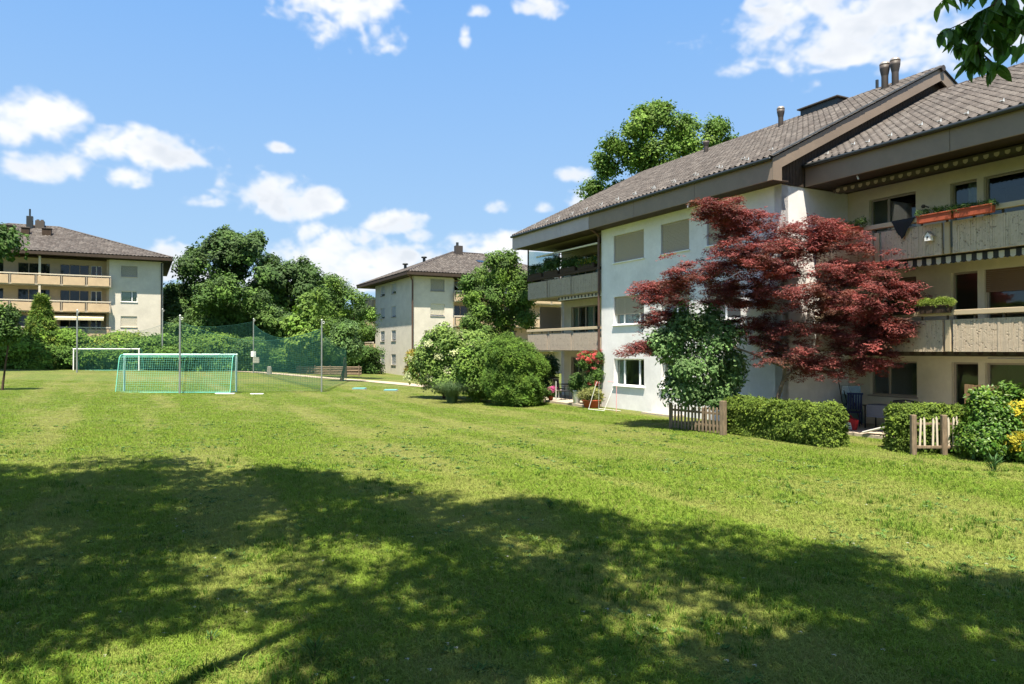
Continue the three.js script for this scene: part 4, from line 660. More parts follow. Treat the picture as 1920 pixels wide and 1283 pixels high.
  far('broadleaf_tree', 'dark tree filling the gap behind the nets', 520, 82, 590, 46, { seed: 110, pal: PAL.dark, n: 9, low: .15 });
  far('broadleaf_tree', 'distant dark tree behind the loose yellow green one', 690, 112, 560, 60, { seed: 111, pal: PAL.dark, n: 9, low: .15 });
  far('broadleaf_tree', 'distant bushy tree behind the pale green small one', 570, 104, 570, 70, { seed: 112, pal: PAL.dark, n: 9, low: .12 });
  const young = tree('young_tree', 'young staked tree with a small round crown at the pitch corner', wx(4, 37.3), -37.3, { seed: 113, lobes: [[-.1, 3.3, 0, .5, .42, .5], [.25, 3.0, 0, .32, .3, .32], [-.5, 2.9, 0, .42, .4, .42], [.1, 3.85, 0, .32, .38, .32]], kind: CL.broad, per: 26, k: 8, clump: .3, pal: PAL.mid, fork: 2.4, trunk: .05, lean: [.3, 0], sc: [.7, 1.1] });
  tree('slim_tree', 'small leaning tree beside the pale path', wx(640, 57), -57, { seed: 114, lobes: [[.2, 3.2, 0, 1.0, .9, .9], [.8, 2.6, 0, .8, .7, .8], [-.5, 2.7, 0, .8, .7, .8], [.4, 4.0, 0, .8, .7, .8]], kind: CL.broad, per: 36, k: 8, clump: .35, pal: [...PAL.mid, ...PAL.blue], fork: 1.7, trunk: .13, lean: [.35, 0], sc: [.8, 1.3] });
  // clipped and loose shrubs that make the tall hedge line
  const S = (label, px, D, top, hw, seed, pal, extra = {}) => { const x = wx(px, D), b = groundY(x, -D), h = 2.55 + (657 - top) * D / 1350 - b, w = hw * D / 1350, r = rng(seed), L = []; for (let i = 0; i < 9; i++) { const a = i * 2.4; L.push([Math.cos(a) * w * .55, h * (.2 + .62 * ((i * .618) % 1)), Math.sin(a) * w * .3, w * .5 + .3, h * .24, w * .35 + .4]); } return tree('hedge_shrub', label, x, -D, { seed, cat: 'shrub', lobes: L, kind: CL.broad, per: 60, k: 8, clump: .5, inner: .6, pal, noTrunk: true, sc: [1.0, 1.7], group: 'shrubs of the tall hedge', minY: .05, mat: M.leafDense, ...extra }); };
  S('fresh green hedge shrub at the young staked tree', 20, 67, 640, 60, 121, PAL.light); S('bright green hedge shrub beneath the pointed conifer', 95, 69.5, 624, 56, 122, PAL.light); S('yellow tipped hedge shrub behind the far goal', 205, 71.5, 630, 62, 123, [...PAL.light, ...PAL.thujaY]); S('grey green hedge shrub at the corner of the broad house', 285, 71, 634, 42, 124, PAL.mid);
  S('lime hedge shrub behind the near goal crossbar', 388, 73, 632, 44, 125, PAL.light); S('dark hedge shrub beside the sign post', 448, 74, 640, 46, 126, PAL.dark); S('deep green low hedge shrub right of the far goal', 330, 70, 652, 46, 127, PAL.mid); S('pale low hedge shrub along the gravel path', 545, 76, 655, 40, 128, PAL.mid); S('dark hedge shrub under the loose yellow green tree', 660, 80, 655, 45, 129, PAL.dark); S('low hedge shrub in front of the fresh green one', 60, 68.2, 652, 66, 130, PAL.mid); S('low leafy hedge shrub right behind the far goal net', 180, 69.3, 655, 66, 131, PAL.mid);
  { const D = 65.5, x = wx(77, D + 2.2), h = 6.5, L = []; for (let i = 0; i < 12; i++) { const t = i / 11; L.push([0, h * (.06 + .86 * t), 0, 1.95 * (1 - t) + .12, .7, 1.95 * (1 - t) + .12, 1.1 - .6 * t]); } tree('pointed_conifer', 'cone shaped conifer with golden tips in front of the broad house', x, -D - 2.2, { seed: 132, cat: 'conifer', lobes: L, kind: CL.thuja, per: 90, k: 8, clump: .25, inner: .7, pal: [...PAL.thuja, ...PAL.thuja, ...PAL.thujaY], noTrunk: true, mat: M.leafDense, sc: [2.4, 3.6], minY: .05 }); }
  { const D = 71, x = wx(774, D); const L = [[0, .6, 0, .7, .6, .6], [.1, 1.5, 0, .6, .7, .6], [-.1, 2.2, 0, .5, .5, .5]]; tree('corner_shrub', 'golden variegated shrub at the foot of the cream house corner', x, -D, { seed: 133, cat: 'shrub', lobes: L, per: 40, k: 7, clump: .3, pal: [[.34, .26, .03], [.22, .22, .03]], noTrunk: true, kind: CL.shrub, sc: [1, 1.6] }); }
  { const D = 38.5, L = [[0, .8, 0, .7, .8, .6], [.5, 1.6, 0, .6, .6, .5], [-.4, 1.7, 0, .5, .5, .5]]; const [bx, bz] = B(-9.3, -1.4); tree('shade_shrub', 'dark shrub closing the open end of the left terrace', bx, bz, { seed: 134, cat: 'shrub', lobes: L, per: 60, k: 7, clump: .25, pal: PAL.dark, noTrunk: true, kind: CL.shrub, sc: [1, 1.5] }); }
}

// ---------------------------------------------------------------- the shade tree over the camera
{
  const r = rng(909), tx = 3.2, tz = 6.5, t = thing('shade_tree', 'large ash tree overhead whose leafy branch hangs into the upper right corner', 'tree', onGround(tx, tz));
  const W = (x, y, z) => V(x - tx, y - groundY(tx, tz), z - tz);
  // outline of the shade on the lawn in photograph pixels, turned into the crown above it along the sun's slope
  const toG = (px, py) => { const D = EYE * 1350 / (py - 657); return [wx(px, D), -D]; };
  const upper = [[-260, 900], [0, 892], [90, 896], [150, 878], [290, 864], [350, 880], [440, 886], [520, 876], [620, 892], [690, 900], [760, 915], [830, 930], [905, 952], [1000, 940], [1070, 962], [1180, 975], [1320, 984], [1430, 1012], [1560, 1022], [1640, 1040], [1720, 1074], [1920, 1088], [2200, 1110]];
  const lowerY = (px) => px < -80 ? 1300 : px < 250 ? lerp(1248, 1188, clamp((px + 80) / 330)) : px < 560 ? lerp(1188, 1150, (px - 250) / 310) : px < 640 ? lerp(1160, 1283, (px - 560) / 80) : 1500;
  const upY = (px) => { for (let i = 0; i < upper.length - 1; i++) if (px <= upper[i + 1][0]) return lerp(upper[i][1], upper[i + 1][1], (px - upper[i][0]) / (upper[i + 1][0] - upper[i][0])); return 1110; };
  const pts = [], nodes = [], pal = [[.05, .12, .016], [.075, .16, .02], [.04, .10, .014]];
  const sunny = [[500, 985, 60, 22], [545, 1015, 44, 16], [300, 1050, 40, 10], [700, 1035, 70, 16], [620, 1105, 50, 14], [1010, 1020, 60, 14], [1010, 1045, 44, 12], [1270, 1190, 28, 12], [1190, 1135, 34, 12], [1090, 1240, 40, 16], [860, 1245, 36, 14], [1640, 1120, 44, 14], [1760, 1175, 60, 16], [1480, 1185, 50, 14], [90, 1005, 50, 9], [780, 1170, 40, 16], [680, 1080, 50, 14], [1850, 1250, 40, 14], [1290, 1100, 60, 9], [880, 1165, 40, 12], [760, 1120, 46, 12], [560, 1040, 30, 14], [200, 1160, 40, 10], [900, 1080, 50, 9], [1560, 1140, 40, 10]];
  let tries = 0;
  while (nodes.length < 2050 && tries++ < 140000) {
    const gx = -16 + r() * 26, gz = -17 + r() * 20, D = -gz; let open = false;
    if (D > 3.5) { const px = 960 + gx / D * 1350, py = 657 + EYE / D * 1350, wob = (fbm2(gx * 1.1, gz * 1.1, 3) - .5) * 30 * (py - 657) / 400; if (py < upY(px) + 4 + wob || py > lowerY(px) + wob * .8) open = true; for (const [a, b, c, d] of sunny) { const q = ((px - a) / c) ** 2 + ((py - b) / (d * 1.2)) ** 2; if (q < 1) { open = true; break; } } if (!open && fbm2(gx * 1.6 + 9, gz * 1.6, 2) < .36) open = true; }
    else if (gx < -6 || gz > 2) open = fbm2(gx * .6, gz * .6, 2) < .5;
    if (open) continue;
    const d0 = Math.hypot(gx - 1, gz + 2), top = 14 - .011 * d0 * d0; const lo = Math.max(6.2, top - 4.6), h = lerp(lo, top, Math.sqrt(r())), x = gx - .035 * -h * -1 * -1, z = gz + .39 * h;
    const xx = gx + SUN.x / SUN.y * h, zz = gz + SUN.z / SUN.y * h;
    if (h - EYE < .53 * -zz + .55 && -zz > 0) continue;                 // keep clear of the open sky in the photograph
    nodes.push(V(xx, h, zz));
  }
  for (const n of nodes) { const k = 11, tn = tint(r, pal); for (let j = 0; j < k; j++) { const p = W(n.x + (r() - .5) * .95, n.y + (r() - .5) * .6, n.z + (r() - .5) * .95), P = [p.x, p.y, p.z, (r() - .5) * 1.2, 1, (r() - .5) * 1.2]; P.c = tn.clone().multiplyScalar(.8 + .4 * r()); pts.push(P); } }
  scatter(t, 'crown', CL.ash, M.leaf, pts, pal, r, [.8, 1.25]);
  const trunkTop = W(tx - .2, 5.2, tz - .4); mesh(t, 'trunk', tube([V(0, -.2, 0), V(.02, .4, 0), V(-.05, 2, -.1), V(-.1, 3.8, -.2), trunkTop], [.52, .4, .34, .31, .28], 12), M.bark);
  { const P = [trunkTop, W(-.6, 6.2, 3.4), W(-3.4, 7.0, .4), W(-3.2, 7.5, -1.0), W(-2.75, 8.0, -2.3), W(-2.0, 8.5, -3.6), W(-1.2, 9.1, -5)]; mesh(t, 'limb', tube(new THREE.CatmullRomCurve3(P).getPoints(20), Array.from({ length: 21 }, (_, i) => .17 * (1 - .75 * i / 20)), 8), M.bark); }
  const ends = [[-1, 10.2, -6], [3, 9.8, -4.5], [6, 9.2, -2.5], [-11, 9.0, -3], [-4, 11.5, -1.5], [1.5, 12, .5], [6.5, 10.5, 3], [-7, 10.5, 2]];
  for (const e of ends) { const P = limbPath(trunkTop, W(...e), r, .1, 8); mesh(t, 'limb', tube(P, P.map((_, i) => .17 * (1 - .8 * i / 8)), 8), M.bark); for (let k = 0; k < 4; k++) { const q = P[4 + Math.floor(r() * 4)], P2 = limbPath(q, q.clone().add(V((r() - .5) * 5, .3 + r() * 1.2, (r() - .5) * 4)), r, .08, 4); const bad = P2.some((v) => { const D = -(v.z + tz); return D > 0 && v.y - EYE < .52 * D; }); if (!bad) mesh(t, 'twig', tube(P2, P2.map((_, i) => .045 * (1 - .8 * i / 4) + .004), 5), M.bark); } }
  // the leafy branch that hangs into the picture, leaf by leaf
  const br = sub(t, 'hanging_branch'), Dn = 4.6, at = (px, py, dz = 0) => W(wx(px, Dn + dz), EYE + (657 - py) * (Dn + dz) / 1350, -(Dn + dz));
  const main = [at(2150, -330, -.4), at(2010, -160, -.2), at(1905, -40), at(1850, 30), at(1838, 75), at(1842, 120)]; mesh(br, 'twig', tube(main, [.02, .015, .011, .008, .005, .003], 6), M.bark);
  mesh(br, 'twig', tube(limbPath(trunkTop, main[0], r, .02, 6), [.09, .08, .06, .045, .035, .026, .02], 7), M.bark);
  const sides = [[[1900, -35], [1800, -30], [1765, 5]], [[1870, 10], [1810, 40], [1762, 62]], [[1850, 32], [1815, 62], [1790, 86]], [[1880, 0], [1915, 40], [1935, 80]], [[1838, 75], [1822, 100], [1826, 122]], [[1850, 40], [1880, 70], [1905, 84]], [[1905, -40], [1930, 0], [1950, 60]], [[1842, 95], [1862, 112], [1872, 120]], [[1870, 5], [1840, 20], [1832, 50]], [[1895, -20], [1890, 30], [1885, 55]]].map((l) => l.map(([a, b]) => at(a, b, (r() - .5) * .3)));
  for (const s of sides) mesh(br, 'twig', tube(s, [.006, .004, .002], 5), M.bark);
  const leafG = [0, 1, 2].map((k) => { const pos = [], L = .118 + .02 * k, wd = .022 + .005 * k, n = 5, rr = rng(k + 3); for (let i = 0; i < n; i++) { const f = (t) => { const w = wd * Math.sin(Math.PI * Math.pow(t, .8)) ** .8; return [t * L, w, -.12 * L * t * t, w * .35]; }; const [a0, w0, z0, q0] = f(i / n), [a1, w1, z1, q1] = f((i + 1) / n); for (const s of [1, -1]) for (const v of [[a0, 0, z0], [a1, 0, z1], [a1, s * w1, z1 + q1], [a0, 0, z0], [a1, s * w1, z1 + q1], [a0, s * w0, z0 + q0]]) pos.push(v[0], v[2], v[1]); } const g = new THREE.BufferGeometry(); g.setAttribute('position', new THREE.Float32BufferAttribute(pos, 3)); g.computeVertexNormals(); return g; });
  const leafM = pal.map((c) => { const m = leafMat(.4, .5); m.color = C(...c.map((v) => v * 1.45)); return m; });
  for (const s of [...sides, main.slice(2)]) for (let i = 0; i < 22; i++) {
    const q = r() * (s.length - 1), k = Math.min(s.length - 2, Math.floor(q)), p = s[k].clone().lerp(s[k + 1], q - k); const m = raw(br, 'leaf', leafG[Math.floor(r() * 3)], leafM[Math.floor(r() * 3)]);
    m.position.copy(p); m.rotation.order = 'YXZ'; m.rotation.set((r() - .5) * 1.2, r() * 6.283, -.5 - r() * .9); const sc = .75 + .5 * r(); m.scale.set(sc, sc, sc);
  }
}

// ---------------------------------------------------------------- the pitch: goals, catch nets, posts
function strands(A, Bp, Cc, Dd, cell, r, sag = 0) {          // A,B along the bottom, D,C along the top
  const wN = Math.max(1, Math.round(A.distanceTo(Bp) / cell)), hN = Math.max(1, Math.round(A.distanceTo(Dd) / cell)), pos = [], nor = [];
  const P = (u, v) => { const lo = A.clone().lerp(Bp, u), hi = Dd.clone().lerp(Cc, u); hi.y -= sag * 4 * u * (1 - u); return lo.lerp(hi, v); };
  const seg = (a, b) => { const t = b.clone().sub(a).normalize(), s = Math.abs(t.y) > .7 ? V(1, 0, 0) : V(0, 1, 0), x = t.clone().cross(s).normalize(), y = t.clone().cross(x); const R = [0, 2.094, 4.189].map((q) => x.clone().multiplyScalar(Math.cos(q)).addScaledVector(y, Math.sin(q))); for (let k = 0; k < 3; k++) { const m = R[k], n = R[(k + 1) % 3]; for (const [c, d] of [[a, m], [a, n], [b, m], [a, n], [b, n], [b, m]]) { pos.push(c.x + d.x * r, c.y + d.y * r, c.z + d.z * r); nor.push(d.x, d.y, d.z); } } };
  for (let i = 0; i <= wN; i++) seg(P(i / wN, 0), P(i / wN, 1));
  const K = sag ? 14 : 1; for (let j = 0; j <= hN; j++) for (let k = 0; k < K; k++) seg(P(k / K, j / hN), P((k + 1) / K, j / hN));
  const g = new THREE.BufferGeometry(); g.setAttribute('position', new THREE.Float32BufferAttribute(pos, 3)); g.setAttribute('normal', new THREE.Float32BufferAttribute(nor, 3)); g.setAttribute('uv', new THREE.Float32BufferAttribute(new Float32Array(pos.length / 3 * 2), 2)); return g;
}
function goal(label, x, z, back, netMat, frameMat) {
  const t = thing('football_goal', label, 'goal', onGround(x, z), 0), w = 3, h = 2, db = back * .85, dt = back * .5, r = .055;
  mesh(t, 'goal_post', tube([[-w, 0, 0], [-w, h, 0]], r, 10), frameMat); mesh(t, 'goal_post', tube([[w, 0, 0], [w, h, 0]], r, 10), frameMat); mesh(t, 'crossbar', tube([[-w - r, h, 0], [w + r, h, 0]], r, 10), frameMat);
  for (const s of [-1, 1]) mesh(t, 'net_support', tube([[s * w, h, 0], [s * w, h - .02, dt * .7], [s * w, h - .14, dt], [s * w, h - .5, dt * 1.15], [s * w, .03, db]], .022, 8), M.netTeal);
  mesh(t, 'ground_bar', [tube([[-w, .03, 0], [-w, .03, db]], .025, 8), tube([[-w, .03, db], [w, .03, db]], .025, 8), tube([[w, .03, db], [w, .03, 0]], .025, 8)], M.netTeal);
  const n = stuffify(mesh(t, 'net', [strands(V(-w, .03, db), V(w, .03, db), V(w, h - .14, dt), V(-w, h - .14, dt), .12, .0046), strands(V(-w, h - .14, dt), V(w, h - .14, dt), V(w, h, 0), V(-w, h, 0), .12, .0055), strands(V(-w, .03, 0), V(-w, .03, db), V(-w, h - .14, dt), V(-w, h, 0), .12, .005), strands(V(w, .03, 0), V(w, .03, db), V(w, h - .14, dt), V(w, h, 0), .12, .005)], netMat));
  return t;
}
goal('near football goal with draped pale teal net beside the tall steel post', wx(338, 38.6), -38.6, 1, M.netTeal, M.netWhite);
goal('far white football goal in front of the tall hedge', wx(199, 66), -66, -1, M.netGreen, M.whitePaint);
const posts = {};
for (const [key, px, D, top, label, r] of [['a', 337, 37.4, 592, 'steel net post standing at the near goal', .05], ['b', 603, 40.5, 600, 'steel net post on the lawn beside the end of the path', .045], ['c', 475, 70, 598, 'steel net post carrying small white notices', .06], ['d', 304, 69, 580, 'steel net post at the corner of the broad cream house', .07], ['e', 144, 61, 582, 'steel net post at the left upright of the far goal', .07]]) {
  const x = wx(px, D), g = onGround(x, -D), h = EYE + (657 - top) * D / 1350 - g[1], t = thing('net_post', label, 'post', g, 0, 'steel posts of the catch nets'); posts[key] = { x, z: -D, y: g[1], h };
  mesh(t, 'pole', tube([[0, -.2, 0], [0, h, 0]], [r, r * .9], 12), M.steel); mesh(t, 'top_cap', new THREE.SphereGeometry(r * 1.02, 10, 6).translate(0, h, 0), M.galv); mesh(t, 'pulley', new THREE.TorusGeometry(.06, .016, 6, 12).translate(.1, h - .15, 0), M.galv);
  if (key === 'c') { mesh(t, 'notice', rbox(-.22, 1.55, .09, .28, 2.1, .12), M.whitePaint); mesh(t, 'notice', rbox(.0, .95, .09, .6, 1.5, .12), M.awnPale); }
}
function catchNet(label, p, q, sag, hp = 1, hq = 1, tw = .0046) {
  const t = thing('catch_net', label, 'net'), A = V(p.x, p.y + .1, p.z), Bb = V(q.x, q.y + .1, q.z), Cc = V(q.x, q.y + q.h * hq, q.z), Dd = V(p.x, p.y + p.h * hp, p.z);
  stuffify(mesh(t, 'netting', strands(A, Bb, Cc, Dd, .13, tw, sag), M.netGreen));
  const rope = []; for (let i = 0; i <= 20; i++) { const u = i / 20, v = Dd.clone().lerp(Cc, u); v.y -= sag * 4 * u * (1 - u); rope.push(v); } mesh(t, 'head_rope', tube(rope, .01, 6), M.netGreen);
}
catchNet('green catch net sagging between the two nearer posts', posts.a, posts.b, .85, .93, .88);
catchNet('green catch net along the path side of the pitch', posts.b, posts.c, .9, .88, .9, .003);
catchNet('green catch net behind the pitch from the notice post to the broad house corner', posts.c, posts.d, .5, .95, .8);
catchNet('green catch net behind the far goal', posts.d, posts.e, .7, .75, .75);
catchNet('green catch net strung from the path post towards the leaning tree', posts.b, { x: wx(648, 56), z: -56.4, y: groundY(wx(648, 56), -56.4), h: 2.9 }, .3, .85, .9, .0022);
for (const [px, D, w, mat, label] of [[422, 37.6, 1.0, M.whitePaint, 'white plastic strip lying on the grass at the near goal'], [482, 37.8, .68, M.whitePaint, 'white plastic strip lying on the grass right of the near goal']]) tag(mesh(scene, 'marker_strip', rbox(-w / 2, 0, -.09, w / 2, .05, .09), mat, onGround(wx(px, D), -D)), label, 'marker', 'strips on the grass');
for (const [px, D, label] of [[674, 44, 'flat teal cover lying in the lawn near the path'], [733, 43, 'flat teal cover in the lawn close to the flowering shrub']]) { const t = thing('ground_cover_plate', label, 'cover', onGround(wx(px, D), -D)); mesh(t, 'lid', rbox(-.38, .02, -.3, .38, .09, .3, .02), M.teal); mesh(t, 'rim', rbox(-.42, -.04, -.34, .42, .019, .34), M.stone); }
{ const D = 68, t = thing('stone_bollard', 'squat grey stone bollard at the bend of the path', 'bollard', onGround(wx(505, D), -D)); mesh(t, 'shaft', new THREE.CylinderGeometry(.2, .24, .68, 12).translate(0, .32, 0), M.stone); mesh(t, 'top', new THREE.SphereGeometry(.21, 12, 6, 0, 6.3, 0, 1.57).scale(1, .4, 1).translate(0, .66, 0), M.stone); }
{ const t = thing('log_fence', 'low fence of weathered grey logs beyond the path', 'fence', onGround(wx(620, 72), -72)); t.rotation.y = -.15; for (let k = 0; k < 5; k++) mesh(t, 'log', tube([[-3.6, .12 + k * .17, (k % 2) * .06], [3.2, .1 + k * .17, -(k % 2) * .05]], .075, 8), M.woodGrey); for (const x of [-3.2, -1.6, 0, 1.6, 3]) mesh(t, 'stake', tube([[x, -.2, .13], [x, 1.0, .13]], .05, 7), M.woodGrey); }

// ---------------------------------------------------------------- fences by the hedges
function picket(w, h, d = .022) { return extr([[-w / 2, 0], [w / 2, 0], [w / 2, h - .06], [0, h], [-w / 2, h - .06]], d); }
{
  const [x, z] = B(8.75, 3.1), t = thing('picket_fence', 'low weathered picket fence under the grey green shrub', 'fence', onGround(x, z), TURN + .1), r = rng(6);
  for (let k = 0; k < 14; k++) { const m = mesh(t, 'picket', picket(.07, .74 + r() * .05), M.woodGrey, [-1.05 + k * .145, .04, .05]); m.rotation.z = (r() - .5) * .05; }
  for (const y of [.2, .58]) mesh(t, 'rail', rbox(-1.1, y, -.03, .98, y + .07, .022), M.woodGrey);
  mesh(t, 'post', rbox(.95, -.2, -.07, 1.11, 1.02, .09), M.woodGrey); mesh(t, 'post', rbox(-1.16, -.2, -.04, -1.08, .84, .06), M.woodGrey);
}
{
  const D = 17.55, t = thing('picket_fence', 'broken picket fence with two grey posts in front of the short hedge', 'fence', onGround(wx(1738, D), -D), -.06), r = rng(8);
  mesh(t, 'post', rbox(-.39, -.2, -.06, -.27, .98, .06), M.woodGrey); mesh(t, 'post', rbox(.33, -.2, -.06, .45, .98, .06), M.woodGrey); mesh(t, 'rail', rbox(-.26, .16, -.03, .7, .23, .02), M.woodGrey); mesh(t, 'rail', rbox(-.26, .72, -.12, .78, .78, -.08), M.woodGrey);
  for (const [x, h] of [[-.15, .9], [-.03, .92], [.16, .9], [.27, .94], [.54, .92], [.65, .93], [.76, .95]]) { const m = mesh(t, 'picket', picket(.045, h - .14), M.railPale, [x, .14, -.055]); m.rotation.z = (r() - .5) * .12; }
}
const item = (name, label, cat, s, y, z, turn = 0, group) => { const [x, w] = B(s, z); return thing(name, label, cat, [x, y, w], TURN + turn, group); };
for (const [s, z, w, label] of [[15.45, -.25, .9, 'tan board screen standing behind the yellow bush near the balcony door'], [17.0, -.25, .9, 'tan board screen standing behind the yellow bush under the wide window']]) { const t = item('board_screen', label, 'screen', s, .0, z, 0, 'board screens on the patio'); const n = 8; for (let k = 0; k < n; k++) mesh(t, 'board', box(-w / 2 + k * w / n, .05, 0, -w / 2 + (k + 1) * w / n - .008, 1.68 - (k % 3) * .008, .02), M.woodTan); mesh(t, 'batten', [box(-w / 2, .4, -.03, w / 2, .47, -.001), box(-w / 2, 1.35, -.03, w / 2, 1.42, -.001)], M.woodTan); for (const q of [-1, 1]) mesh(t, 'post', box(q * w / 2 - .03, -.2, -.08, q * w / 2 + .03, 1.6, -.031), M.woodTan); }

// ---------------------------------------------------------------- things on the balconies
function planter(label, s, y, z, w, pal, o = {}) {
  const t = item('balcony_planter', label, 'planter', s, y, z, 0, o.group), r = rng(o.seed || 3), h = .19, d = .1;
  const shell = (k) => extr([[-w / 2 + .02, 0], [w / 2 - .02, 0], [w / 2, h], [-w / 2, h]], .02); mesh(t, 'trough', [shell().translate(0, 0, d), shell().translate(0, 0, -d + .02), box(-w / 2 + .01, .0, -d + .021, -w / 2 + .03, h, d - .021), box(w / 2 - .03, 0, -d + .021, w / 2 - .01, h, d - .021), box(-w / 2 + .03, 0, -d + .021, w / 2 - .03, .02, d - .021), rbox(-w / 2 - .012, h, d - .01, w / 2 + .012, h + .03, d + .02, .006)], o.box || M.terracotta);
  mesh(t, 'soil', box(-w / 2 + .031, .12, -d + .022, w / 2 - .031, h - .02, d - .022), M.soil);
  const L = []; for (let k = 0; k < Math.ceil(w / .18); k++) L.push([-w / 2 + .1 + k * .18, h + (o.tall || .12), 0, .13, (o.tall || .12) * (.7 + .6 * r()), .12]);
  scatter(t, 'plant', o.kind || CL.herb, M.leaf, crownPoints(L, r, o.per || 8, { k: 4, clump: .04, minY: h - .03, inner: .2 }), pal, r, o.sc || [.4, .75]);
  if (o.bloom) scatter(t, 'bloom', CL.flower, M.petal, crownPoints(L, r, 4, { k: 3, clump: .04, minY: h, inner: .9 }), o.bloom, r, [.5, .9]);
  return t;
}
const PG = 'planters along the upper right balcony rail';
planter('terracotta planter with trailing greenery beside the white gable wall', 10.72, 6.2, -1.4, .95, PAL.mid, { seed: 3, tall: .14, group: PG });
planter('terracotta planter with low herbs right of the hanging black cloth', 13.54, 6.2, -1.4, 1.0, PAL.mid, { seed: 4, tall: .09, group: PG });
planter('terracotta planter with sparse herbs below the reflecting window', 14.6, 6.2, -1.4, 1.0, PAL.dark, { seed: 5, tall: .06, group: PG });
planter('planter of bushy green herbs on the middle balcony rail', 12.53, 3.6, -1.45, .55, PAL.mid, { seed: 6, tall: .14, kind: CL.herb, per: 16, box: M.woodDark });
planter('planter of lime green sedge on the middle balcony rail', 13.5, 3.6, -1.45, .85, PAL.lime, { seed: 7, tall: .11, kind: CL.herb, per: 20, box: M.woodDark });
['leafy dark planter at the open end of the top left loggia', 'leafy dark planter with a pale bloom in the top left loggia', 'leafy dark planter in the middle of the top left loggia rail', 'yellow flowering planter near the downpipe in the top left loggia'].forEach((l, k) => planter(l, -7.1 + k * 1.62, 6.37, -.05, 1.4, k === 3 ? PAL.mid : PAL.dark, { seed: 20 + k, tall: [.3, .42, .3, .16][k], kind: CL.shrub, per: [5, 11, 6, 4][k], sc: [.4, .9], box: M.woodDark, bloom: k === 3 ? PAL.yellow : k === 1 ? PAL.white : undefined }));
{ // black cloth over the rail
  const t = item('hanging_cloth', 'black cloth draped over the upper balcony rail', 'cloth', 12.49, 6.43, -1.5), n = 14, pos = [], idx = []; for (let i = 0; i <= n; i++) for (let j = 0; j <= 8; j++) { const u = i / n, v = j / 8, w = .85 * (1 - .62 * v), dl = .1 + .62 * (1 - Math.abs(u - .55) * .9); pos.push((u - .5) * w + .02 * Math.sin(v * 5), v < .15 ? .01 : .01 - (v - .15) * dl, (v < .15 ? -.14 + v : .03) + .02 * Math.sin(u * 14) * v); } for (let i = 0; i < n; i++) for (let j = 0; j < 8; j++) { const a = i * 9 + j, b = a + 9; idx.push(a, a + 1, b, b, a + 1, b + 1); }
  const g = new THREE.BufferGeometry(); g.setAttribute('position', new THREE.Float32BufferAttribute(pos, 3)); g.setIndex(idx); g.computeVertexNormals(); raw(t, 'fold', planar(g), M.black);
}
{ const t = item('bird_house', 'tiny white bird house hanging on the upper balcony panel', 'bird house', 13.31, 5.68, -1.47); mesh(t, 'body', extr([[-.09, 0], [.09, 0], [.09, .14], [0, .24], [-.09, .14]], .12).translate(0, 0, .08), M.whitePaint); mesh(t, 'roof', [extr([[-.13, .11], [0, .255], [0, .275], [-.14, .125]], .16).translate(0, 0, .1), extr([[.13, .11], [.14, .125], [.001, .275], [.001, .255]], .16).translate(0, 0, .1)], M.stone); mesh(t, 'entrance', new THREE.CylinderGeometry(.028, .028, .01, 12).rotateX(Q).translate(0, .1, .085), M.black); }

// ---------------------------------------------------------------- left terrace
function chair(label, s, z, turn, mat, group, y = .1) { const t = item('garden_chair', label, 'chair', s, y, z, turn, group); mesh(t, 'seat', rbox(-.24, .42, -.24, .24, .46, .24), mat); const bk = mesh(t, 'backrest', Array.from({ length: 6 }, (_, k) => rbox(-.23 + k * .078, .5, -.02, -.17 + k * .078, 1.02, .0, .005)).concat([rbox(-.25, 1.0, -.03, .25, 1.06, .01)]), mat, [0, 0, -.24]); bk.rotation.x = -.15; for (const a of [-.22, .22]) { for (const b of [-.22, .22]) mesh(t, 'leg', tube([[a, 0, b * 1.15], [a, .42, b]], .016, 6), mat); mesh(t, 'armrest', tube([[a * 1.1, .46, .2], [a * 1.1, .66, .2], [a * 1.1, .68, -.25]], .016, 6), mat); } return t; }
{
  const t = item('garden_table', 'dark garden table on the left terrace', 'table', -4.9, .1, -.9); mesh(t, 'tabletop', rbox(-.75, .7, -.45, .75, .74, .45), M.frameD); for (const a of [-.68, .68]) for (const b of [-.38, .38]) mesh(t, 'leg', tube([[a, 0, b], [a, .7, b]], .025, 6), M.galv);
  chair('dark slatted chair on the left terrace facing the house', -4.4, -.05, Math.PI, M.black, 'chairs on the left terrace'); chair('dark slatted chair at the far end of the terrace table', -6.2, -.9, Q, M.black, 'chairs on the left terrace'); chair('dark slatted chair nearest the climbing rose', -3.5, -.8, -Q, M.black, 'chairs on the left terrace');
}
function pot(name, label, s, y, z, R, Hh, mat, plant) { const t = item(name, label, 'plant pot', s, y, z), r = rng(plant.seed); mesh(t, 'pot', new THREE.LatheGeometry([[0, 0], [R * .72, 0], [R * .95, Hh * .85], [R * 1.05, Hh * .86], [R * 1.05, Hh], [R * .92, Hh], [R * .9, Hh - .04], [0, Hh - .05]].map((p) => new THREE.Vector2(...p)), 20), mat); scatter(t, 'plant', plant.kind || CL.shrub, M.leaf, crownPoints([[0, Hh + plant.h * .5, 0, plant.w, plant.h * .55, plant.w]], r, plant.n || 26, { k: 6, clump: .06, minY: Hh - .04, inner: .2 }), plant.pal, r, plant.sc || [.5, .9]); if (plant.bloom) scatter(t, 'bloom', CL.flower, M.petal, crownPoints([[0, Hh + plant.h * .75, 0, plant.w, plant.h * .35, plant.w]], r, 16, { k: 6, clump: .05, minY: Hh, inner: .8 }), plant.bloom, r, [.8, 1.3]); return t; }
pot('flower_pot', 'terracotta pot of pink flowers on the terrace edge', -4.3, .1, .72, .14, .24, M.terracotta, { seed: 41, w: .24, h: .38, pal: PAL.mid, bloom: PAL.pink });
